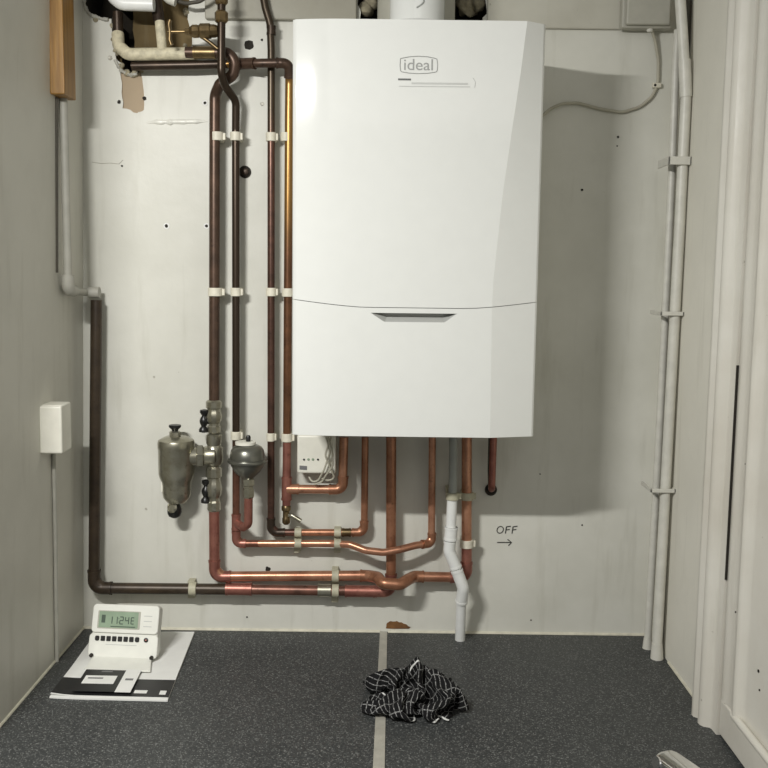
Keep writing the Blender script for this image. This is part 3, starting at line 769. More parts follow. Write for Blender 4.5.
# ------------------------------------------------------------------ power box under boiler
t = thing('receiver_box', 'small white electrical box with loose wires tucked under boiler left corner', 'electrical box', P(316, 473, -0.03))
lo = P(297, 473.5, -0.045); hi = P(336, 425, -0.045)
b = bmesh.new(); box(b, (lo.x, -0.045, lo.z), (hi.x, -0.001, hi.z-0.02)); part('case', b, M['white_plastic'], t, bevel=0.004)
for i, x in enumerate((304, 308.5, 313, 318)):
    b = bmesh.new(); lathe(b, [(0.0020 if i in (0, 3) else 0.0026, 0), (0.0018, 0.0016)], P(x, 459.5, -0.045), (0, -1, 0), 12)
    part('indicator', b, M['black'] if i in (0, 3) else M['lcd'], t)
b = bmesh.new(); pr = [P(299.5, 465.5, -0.0453), P(307, 466, -0.0453), P(307, 470, -0.0453), P(299.5, 469.5, -0.0453)]; prism(b, pr, (0, -0.0004, 0)); part('rating_label', b, M['print_grey'], t)
for k, seq in enumerate(([(326, 437, -0.055), (330, 452, -0.057), (324, 470, -0.056), (318, 481, -0.05), (312, 482, -0.05), (309, 477, -0.045)],
                         [(331, 437, -0.055), (325, 455, -0.06), (331, 470, -0.058), (335, 478, -0.052), (328, 481, -0.05), (321, 478, -0.048)],
                         [(328, 437, -0.062), (332, 450, -0.064), (333, 466, -0.06), (326, 475, -0.056), (322, 482, -0.05), (314, 484.5, -0.05)])):
    b = tube(fillet(T3(seq), 0.015), 0.0018, 0, 8); part('wire', b, M['cable'], t)

# ------------------------------------------------------------------ left wall things
# batten
XB = xl_at(1.0); pa = PX(50, 95, XB); ya = pa.y; zbm = PX(50, 94, XB).z
xf = P(63.5, 50, ya).x
yb_ = PX(75, 50, xf).y
b = bmesh.new(); box(b, (XB, ya, zbm), (xf, yb_, ZT)); lone('wooden_batten', b, M['wood'], 'brown varnished timber batten fixed upright at top of left wall', 'batten', bevel=0.002, smooth=None)
# white painted pipe below
xp = XL+0.030
def XP(px, py, x=None): return PX(px, py, xp if x is None else x)
p1 = XP(65, 99); p2 = XP(66.5, 290)
ym = (p1.y+p2.y)/2
t = thing('painted_pipe', 'pale painted pipe on left wall below batten, elbowing to back corner', 'pipe', (xp, ym, p2.z))
e1 = Vector((xp, ym, p1.z)); e2 = Vector((xp, ym, p2.z)); e3 = P(95.5, 292.5, Y0)
b = tube([e1, e2, Vector((xp, e3.y-0.004, e3.z)), e3+Vector((0.004, 0, 0))], 0.0070, [0.02, 0.012], 16); part('tube', b, M['painted_left'], t)
b = bmesh.new(); sweep(b, fillet([e2+Vector((0, 0, 0.026)), e2, e2+(Vector((xp, e3.y, e3.z))-e2).normalized()*0.03], 0.016), 0.0108, 16); part('elbow', b, M['painted_left'], t)
b = bmesh.new(); sweep(b, [e3+Vector((-0.012, -0.001, 0)), e3+Vector((0.008, -0.001, 0))], 0.0104, 16); part('end_socket', b, M['painted_left'], t)
y_c = ym-0.016
b = bmesh.new(); sweep(b, [Vector((xl_at(zbm)+0.002, y_c, zbm)), Vector((xl_at(p2.z)+0.002, y_c, p2.z+0.03))], 0.0024, 8)  # dark strip drawn for the shadow line left of the pipe
lone('wall_shade_strip', b, M['dark_cable_and_shade'], 'thin dark strip imitating shade, running down left wall from batten beside painted pipe', 'cable')
# switch box
XW = xl_at(0.45)
xo = XW+0.026
ysn = PX(41, 430, XW).y; yfar = ysn+0.052
pz0 = P(52, 454, ysn).z; pz1 = P(52, 405.5, ysn).z
xf2 = P(62.5, 430, ysn).x
t = thing('junction_box', 'small white electrical box on left wall with a cable below', 'electrical box', (XW, ysn+0.03, pz0))
b = bmesh.new(); box(b, (XW-0.004, ysn+0.004, pz0), (xf2-0.002, yfar, pz1)); part('back_box', b, M['white_plastic'], t, bevel=0.003)
b = bmesh.new(); box(b, (XW-0.002, ysn-0.004, pz0+0.001), (xf2, ysn+0.004, pz1-0.001)); part('cover', b, M['white_plastic'], t, bevel=0.003)
b = bmesh.new(); yy = max(ysn+0.002, PX(54.5, 457, XW+0.004).y)
sweep(b, [(xl_at(pz0)+0.004, yy, pz0-0.0003), (xl_at(0.25)+0.004, (yy+PX(57, 664, XL+0.004).y)/2, 0.25), (xl_at(0)+0.004, PX(57, 664, XL+0.004).y, 0.001)], 0.0036, 10)
lone('box_cable', b, M['painted_left'], 'white cable dropping from small box on left wall to floor', 'cable')

# ------------------------------------------------------------------ right corner pipes
t = thing('service_pipe', 'thicker of two white painted upright pipes in right corner', 'pipe', P(657, 655, -0.05))
YR = -0.115
fz = PZ(657, 660, 0.0)
rt = [P(679.5, -12, YR), P(683, 42, YR), P(686, 95, YR), P(679, 238, YR)]
bot = Vector((P(656.5, 655, YR).x, YR, 0.0))
b = tube(rt+[P(668, 440, YR), bot], 0.0092, [0.2, 0.15, 0.15, 0.4], 16); part('tube', b, M['painted'], t)
b = bmesh.new(); sweep(b, [P(684.5, 60, YR), P(686, 97, YR)], 0.0106, 16); part('coupling', b, M['painted'], t)
b = bmesh.new(); sweep(b, [bot+Vector((0, 0, 0.03)), bot+Vector((0.001, 0, 0.0))], [0.0098, 0.0120], 16); part('foot_sleeve', b, M['painted'], t)
t = thing('service_pipe', 'thinner left one of two white painted upright pipes in right corner', 'pipe', P(647, 650, -0.02))
YQ = -0.066
bq = Vector((P(647.5, 645, YQ).x, YQ, 0.0))
b = tube([P(678, 30, YQ), P(676, 60, YQ), P(672.5, 160, YQ), P(669, 238, YQ), P(659, 440, YQ), bq], 0.0072, 0.3, 16); part('tube', b, M['painted'], t)
b = bmesh.new(); sweep(b, [bq+Vector((0, 0, 0.02)), bq], [0.0076, 0.0095], 16); part('foot_sleeve', b, M['painted'], t)
# dark strip right of them, modelled in place of the shadow gap
b = tube([Vector((XR-0.0065, -0.086, ZT)), Vector((XR-0.0065, -0.086, 0.5)), Vector((XR-0.0065, -0.092, 0.0))], 0.0062, 0.3, 10)
lone('corner_shade_strip', b, M['dark_cable_and_shade'], 'dark strip imitating the shadow behind thick white pipe in right corner', 'cable')
for (px0, px1, py, h, lab) in ((668.5, 692, 160.5, 0.014, 'large white saddle bracket high on the right corner pipes'),
                          (660.5, 677, 313.5, 0.007, 'small white clip across corner pipes at mid height'),
                          (650.5, 668, 490.5, 0.007, 'small white clip low on right corner pipes')):
    a = P(px0, py, -0.126); c = P(px1, py, -0.126); b = bmesh.new()
    box(b, (a.x, -0.1285, a.z-h/2), (XR, -0.1250, a.z+h/2)); box(b, (XR-0.003, -0.1285, a.z-h/2), (XR, -0.095, a.z+h/2)); box(b, (a.x, -0.1285, a.z-h/2), (a.x+0.003, -0.060, a.z+h/2))
    lone('pipe_bracket', b, M['painted'], lab, 'bracket', 'brackets on the right corner pipes', bevel=0.0008)

# junction box top right
t = thing('fuse_spur', 'grey painted electrical box at top right, cable leaving its underside', 'electrical box', P(650, 26, -0.03))
lo = P(623, 26.5, -0.040); hi = P(675, -18, -0.040)
b = bmesh.new(); box(b, (lo.x, -0.030, lo.z), (hi.x, -0.0082, hi.z)); part('back_box', b, M['grey_box'], t, bevel=0.003)
b = bmesh.new(); box(b, (lo.x+0.006, -0.040, lo.z+0.004), (hi.x-0.005, -0.030, hi.z)); part('cover', b, M['grey_box'], t, bevel=0.003)
b = bmesh.new(); lathe(b, [(0.006, 0.008), (0.006, -0.006), (0.0045, -0.009)], P(650, 27, -0.022), (0, 0, 1), 14); part('cable_gland', b, M['painted'], t)
cs = [(650.5, 26, -0.022), (655, 40, -0.012), (658.5, 60, -0.006), (658, 84, -0.005), (652, 97, -0.005), (640, 107, -0.005), (622, 112.5, -0.005), (600, 109, -0.005), (578, 103, -0.006), (562, 103.5, -0.010), (550, 109, -0.02), (540, 118, -0.03)]
b = bmesh.new(); sweep(b, fillet(T3(cs), 0.04, 5), 0.0029, 10)
lone('flex_cable', b, M['cable'], 'grey flex drooping from top right box to behind the boiler', 'cable')
b = bmesh.new(); p = P(656, 86, 0); box(b, (p.x-0.008, -0.009, p.z-0.0045), (p.x+0.008, 0, p.z+0.0045))
t = thing('cable_clip', 'small white cable clip with nail on grey flex', 'clip', p); part('saddle', b, M['clip'], t, bevel=0.002)
b = bmesh.new(); lathe(b, [(0.0025, 0), (0.0015, 0.002)], p+Vector((-0.004, -0.009, 0)), (0, -1, 0), 10); part('nail', b, M['hole'], t)

# ------------------------------------------------------------------ old pipework top left
t = thing('crusted_pipe', 'paint-crusted pale old pipe with a tee at top left of back wall', 'pipe', P(160, 55, -0.03))
b = tube(T3([(117.8, 34, -0.02), (118.5, 46, -0.03), (128, 54.5, -0.04), (197, 53.5, -0.045)]), 0.0112, 0.02, 16); part('tube', b, M['lag'], t)
b = tube(T3([(159.5, 20, -0.04), (162.5, 52, -0.042)]), 0.0088, 0, 16); part('tee_branch', b, M['lag'], t)
b = tube(T3([(117.5, 12, -0.02), (118, 34.5, -0.02)]), 0.0094, 0, 14); part('dark_socket', b, M['dark'], t)
b = tube(T3([(154.5, -14, -0.030), (159, 22, -0.040)]), 0.0104, 0, 16); part('dark_riser', b, M['dark'], t)
t = thing('white_pipe_bend', 'white pipe bend crossing topmost left edge of the photo', 'pipe', P(130, 5, -0.05))
b = tube(T3([(111, -14, -0.056), (113.5, -3, -0.060), (122, 3.5, -0.062), (154, 4.5, -0.062)]), 0.0122, 0.02, 16); part('tube', b, M['white_pipe'], t)
b = tube(T3([(163, -12, -0.05), (168, -2, -0.05), (176, 1, -0.05)]), 0.0100, 0.02, 16); part('stub', b, M['painted'], t)
b = tube(T3([(176, 1, -0.04), (186, 3.5, -0.045), (200, 1.5, -0.05), (210, -6, -0.05)]), 0.0035, 0.02, 10)
lone('wire_loop', b, M['dark_cable_and_shade'], 'dark sagging wire at top edge left of brass valve', 'wire')
# gate valve
YG = -0.085
t = thing('brass_valve', 'old brass valve with thin T handle near top left', 'valve', P(200, 40, YG))
a = P(218, 31, YG); d = P(168, 31.8, YG); ax = (d-a).normalized()
b = bmesh.new(); lathe(b, [(0.0095, 0), (0.0115, 0.006), (0.0115, 0.012), (0.0135, 0.014), (0.0135, 0.030), (0.0105, 0.033), (0.0115, 0.036), (0.0115, 0.044), (0.0070, 0.050), (0.0055, 0.058)], a, ax, 10); part('body', b, M['brass'], t, smooth=25)
b = bmesh.new(); sweep(b, [a+ax*0.05, d], 0.0030, 10); part('stem', b, M['brass'], t)
b = tube(T3([(170.2, 20, YG), (168.8, 24, YG), (170, 31.8, YG), (169.6, 40, YG), (171.5, 45, YG)]), 0.0038, 0.01, 10); part('handle', b, M['brass'], t)
b = tube(T3([(203, 37.5, YG), (210, 42.5, YG), (218, 49, YG)]), 0.0034, 0.01, 10); part('drain_lever', b, M['brass'], t)

# rubble in the holes
for (x, y, r, Y) in ((365, 9, 0.014, 0.02), (371, 2, 0.016, 0.03), (468, 8, 0.017, 0.03), (478, 5, 0.014, 0.02), (464, 0, 0.014, 0.04)):
    b = bmesh.new(); bmesh.ops.create_icosphere(b, subdivisions=3, radius=r)
    for v in b.verts: v.co *= 1+0.5*noise.noise(v.co*70+Vector((x, y, 0)))
    bmesh.ops.translate(b, verts=b.verts, vec=P(x, y, Y))
    struct('plaster_rubble', b, M['rough_plaster'], wall_back, smooth=30)

# rim of broken plaster round the left hole
for (x, y, r) in ((113, 26, 0.006), (114, 40, 0.005), (116, 52, 0.006), (121, 66, 0.006), (127, 73, 0.007), (135, 74, 0.006), (142, 71, 0.005), (97, 19, 0.006), (107, 20, 0.005), (186, 12, 0.006), (189, 30, 0.005), (185, 45, 0.004)):
    b = bmesh.new(); bmesh.ops.create_icosphere(b, subdivisions=3, radius=r)
    for v in b.verts: v.co *= 1+0.55*noise.noise(v.co*160+Vector((x, y, 0)))
    bmesh.ops.translate(b, verts=b.verts, vec=P(x, y, 0.003))
    struct('plaster_rubble', b, M['rough_plaster'], wall_back, smooth=30)
for seq in ([(84, -4), (84, 6), (90, 15), (101, 19), (110, 19.5)], [(115, 60), (120, 70), (130, 75.5), (139, 73)]):
    b = bmesh.new(); pts = fillet([P(x, y, -0.001) for x, y in seq], 0.02, 6)
    fine = []
    for i in range(len(pts)-1):
        for k in range(4): fine.append(pts[i].lerp(pts[i+1], k/4))
    sweep(b, fine, [0.0030+0.0018*noise.noise(p*300) for p in fine], 8)
    for v in b.verts: v.co += Vector((noise.noise(v.co*250), 0, noise.noise(v.co*250+Vector((5, 5, 5)))))*0.0022
    struct('plaster_edge', b, M['painted_left'], wall_back)

# ------------------------------------------------------------------ floor things
# booklet
t = thing('manual_booklet', 'white booklet with black front band lying on floor under the thermostat', 'booklet', PZ(120, 690))
FL, FR, BR, BL = PZ(49.5, 699), PZ(167.5, 702), PZ(194.5, 633.5), PZ(97, 633.0)
def quad(s, q, z):
    a = FL.lerp(FR, s); c = BL.lerp(BR, s); p = a.lerp(c, q); return Vector((p.x, p.y, z))
def sheet(s0, s1, q0, q1, z0, th, lift=0.0, n=10):
    b = bmesh.new(); prev = None
    top = []; botm = []
    for i in range(n+1):
        s = s0+(s1-s0)*i/n; ra = []; rb = []
        for j in range(n+1):
            q = q0+(q1-q0)*j/n
            dz = lift*max(0, 1-s/0.25)**2*max(0, 1-q/0.4)
            ra.append(b.verts.new(quad(s, q, z0+th+dz))); rb.append(b.verts.new(quad(s, q, z0+dz)))
        top.append(ra); botm.append(rb)
    for i in range(n):
        for j in range(n):
            b.faces.new((top[i][j], top[i+1][j], top[i+1][j+1], top[i][j+1]))
            b.faces.new((botm[i][j], botm[i][j+1], botm[i+1][j+1], botm[i+1][j]))
    for i in range(n):
        b.faces.new((top[i][0], botm[i][0], botm[i+1][0], top[i+1][0])); b.faces.new((top[i][n], top[i+1][n], botm[i+1][n], botm[i][n]))
        b.faces.new((top[0][i], top[0][i+1], botm[0][i+1], botm[0][i])); b.faces.new((top[n][i], botm[n][i], botm[n][i+1], top[n][i+1]))
    return b
part('pages', sheet(0, 1, 0, 1, 0.0004, 0.0025, 0.001), M['paper'], t)
cov = part('cover', sheet(0.0, 1, 0.018, 1, 0.0031, 0.0005, 0.004), M['paper'], t)
part('cover_band', sheet(0.0, 1, 0.03, 0.255, 0.0037, 0.0003, 0.004), M['print_black'], cov, 'black printed band across front of cover')
part('cover_text', sheet(0.69, 0.80, 0.07, 0.11, 0.0041, 0.0001), M['paper'], cov); part('cover_logo', sheet(0.91, 0.965, 0.06, 0.11, 0.0041, 0.0001), M['paper'], cov)
# leaflet card on the booklet
t = thing('leaflet_card', 'black card with white address label lying on booklet in front of thermostat', 'card', quad(0.45, 0.2, 0.004))
part('card', sheet(0.17, 0.545, 0.05, 0.38, 0.0078, 0.0006), M['print_black'], t)
part('label_panel', sheet(0.205, 0.485, 0.15, 0.26, 0.0085, 0.0002), M['paper'], t)
part('printed_line', sheet(0.235, 0.37, 0.215, 0.232, 0.0088, 0.0001), M['print_grey'], t)
part('brand_line', sheet(0.32, 0.42, 0.31, 0.33, 0.0085, 0.0001), M['print_grey'], t)
t = thing('paper_slip', 'white paper slip with grey print at right edge of black card', 'paper', quad(0.6, 0.2, 0.005))
part('slip', sheet(0.535, 0.67, 0.045, 0.42, 0.0085, 0.0004), M['paper'], t)
bt = bmesh.new()
part('printed_word', sheet(0.57, 0.64, 0.20, 0.225, 0.0090, 0.0001), M['print_grey'], t)

# thermostat on its stand
bl = PZ(87.4, 656.0, 0.010); br = PZ(156.4, 659.0, 0.010)
U = (br-bl); W = U.length; U.normalize()
tilt = math.radians(19)
Nf = Vector((U.y, -U.x, 0)).normalized()     # horizontal normal towards the camera
V = Vector((0, 0, 1))*math.cos(tilt) - Nf*math.sin(tilt)
NN = U.cross(V).normalized()
H = 0.0925
O = (bl+br)/2
t = thing('room_thermostat', 'white digital room thermostat with grey screen and black buttons, standing on booklet', 'thermostat', Vector((O.x, O.y, 0.004)))
def L(u, v, w=0.0): return O + U*u + V*v + NN*w
def rrect(u0, u1, v0, v1, r, n=5):
    pts = []
    for cx_, cy_, a0 in ((u1-r, v1-r, 0), (u0+r, v1-r, 90), (u0+r, v0+r, 180), (u1-r, v0+r, 270)):
        for k in range(n+1):
            a = math.radians(a0+90*k/n); pts.append((cx_+r*math.cos(a), cy_+r*math.sin(a)))
    return pts
def plate(u0, u1, v0, v1, r, w0, w1, shrink=0.0):
    b = bmesh.new()
    outer = rrect(u0, u1, v0, v1, r); inner = rrect(u0+shrink, u1-shrink, v0+shrink, v1-shrink, max(r-shrink, 0.0005))
    A = [b.verts.new(L(u, v, w0)) for u, v in outer]
    B_ = [b.verts.new(L(u, v, w1-shrink)) for u, v in outer]
    C_ = [b.verts.new(L(u, v, w1)) for u, v in inner]
    n = len(A)
    for i in range(n):
        j = (i+1) % n
        b.faces.new((A[i], A[j], B_[j], B_[i]))
        if shrink: b.faces.new((B_[i], B_[j], C_[j], C_[i]))
    b.faces.new(list(reversed(A))); b.faces.new(C_ if shrink else B_)
    return b
h = W/2
part('case', plate(-h+0.003, h-0.003, 0, H, 0.008, -0.024, -0.004, 0.002), M['thermo'], t)
part('front_cover', plate(-h+0.002, h-0.002, H*0.455, H, 0.007, -0.004, 0.0, 0.0012), M['thermo'], t)
part('lower_flap', plate(-h, h, -0.001, H*0.445, 0.008, -0.004, 0.0005, 0.0012), M['thermo'], t)
part('screen_bezel', plate(-h*0.80, h*0.44, H*0.535, H*0.88, 0.002, -0.001, 0.0006), M['grey_box'], t)
sb = part('screen', plate(-h*0.76, h*0.38, H*0.555, H*0.865, 0.001, 0.0, 0.0010), M['lcd'], t)
# lcd digits
b = bmesh.new()
def seg(cu, cv, su, sv, mask):
    w = 0.0009
    defs = {'a': (0, sv, su, w), 'g': (0, 0, su, w), 'd': (0, -sv, su, w), 'f': (-su, sv/2, w, sv/2), 'b': (su, sv/2, w, sv/2), 'e': (-su, -sv/2, w, sv/2), 'c': (su, -sv/2, w, sv/2)}
    for k in mask:
        du, dv, a, c = defs[k]; obox(b, L(cu+du, cv+dv, 0.0012), U, V, NN, a, c, 0.0002)
cv = H*0.70
seg(-h*0.42, cv, 0.0028, 0.0062, 'bc'); seg(-h*0.27, cv, 0.0028, 0.0062, 'bc')
seg(-h*0.10, cv, 0.0030, 0.0062, 'abged'); seg(h*0.06, cv, 0.0030, 0.0062, 'fgbc'); seg(h*0.22, cv, 0.0026, 0.0056, 'adefg')
obox(b, L(-h*0.18, cv+0.003, 0.0012), U, V, NN, 0.0007, 0.0007, 0.0002); obox(b, L(-h*0.18, cv-0.003, 0.0012), U, V, NN, 0.0007, 0.0007, 0.0002)
obox(b, L(-h*0.63, cv+0.002, 0.0012), U, V, NN, 0.0035, 0.007, 0.0002)
obox(b, L(-h*0.05, H*0.58, 0.0012), U, V, NN, h*0.36, 0.0008, 0.0002)
part('digits', b, M['lcd_digit'], sb)
b = bmesh.new()
for k in range(3): obox(b, L(h*0.66, H*(0.60+0.10*k), 0.0002), U, V, NN, h*0.12, 0.0007, 0.0002)
part('printed_legend', b, M['logo_pale'], t)
u0 = -h*0.80
for k in range(8):
    u = -h*0.76 + k*h*0.166
    part('button', plate(u-h*0.062, u+h*0.062, H*0.30, H*0.395, 0.0028 if k in (0, 7) else 0.0012, 0.0, 0.0026, 0.0006), M['button'], t)
b = bmesh.new(); lathe(b, [(0.0040, 0), (0.0040, 0.002), (0.0032, 0.0026)], L(h*0.66, H*0.345, 0.0), NN, 16); rb = part('round_button', b, M['button'], t)
b = bmesh.new(); lathe(b, [(0.0014, 0.002), (0.0014, 0.0030)], L(h*0.66, H*0.345, 0.0), NN, 12); part('button_mark', b, plain('button_red', S(170, 110, 100), 0.4), rb)
b = bmesh.new(); obox(b, L(-h*0.05, H*0.235, 0.0006), U, V, NN, h*0.45, 0.0006, 0.0002); part('legend_line', b, M['logo_pale'], t)
# stand
f0, f1 = PZ(84.5, 670.5, 0.006), PZ(150.5, 672.5, 0.006)
b = bmesh.new()
g0, g1 = f0+Vector((0.004, 0.0, 0)), f1
back0, back1 = Vector((O.x, O.y, 0))-U*h*0.86-Nf*0.045, Vector((O.x, O.y, 0))+U*h*0.9-Nf*0.045
tops = [(f0, 0.0088), (f1, 0.0088), (Vector((O.x, O.y, 0))+U*h*0.86, 0.0102), (back1, 0.034), (back0, 0.034), (Vector((O.x, O.y, 0))-U*h*0.86, 0.0102)]
up_ = [b.verts.new((p.x, p.y, z)) for p, z in tops]; dn = [b.verts.new((p.x, p.y, 0.0060)) for p, z in tops]
for i in range(6): b.faces.new((up_[i], up_[(i+1) % 6], dn[(i+1) % 6], dn[i]))
b.faces.new(dn); b.faces.new((up_[0], up_[1], up_[2], up_[5])); b.faces.new((up_[5], up_[2], up_[3], up_[4]))
part('stand', b, M['thermo'], t, bevel=0.0015, smooth=None)
for s in (-1, 1):
    b = bmesh.new(); lathe(b, [(0.0035, 0), (0.0035, 0.004)], Vector((O.x, O.y, 0.013))+U*h*0.87*s+Nf*0.001, Nf, 10); part('hinge_pin', b, M['hole'], t)

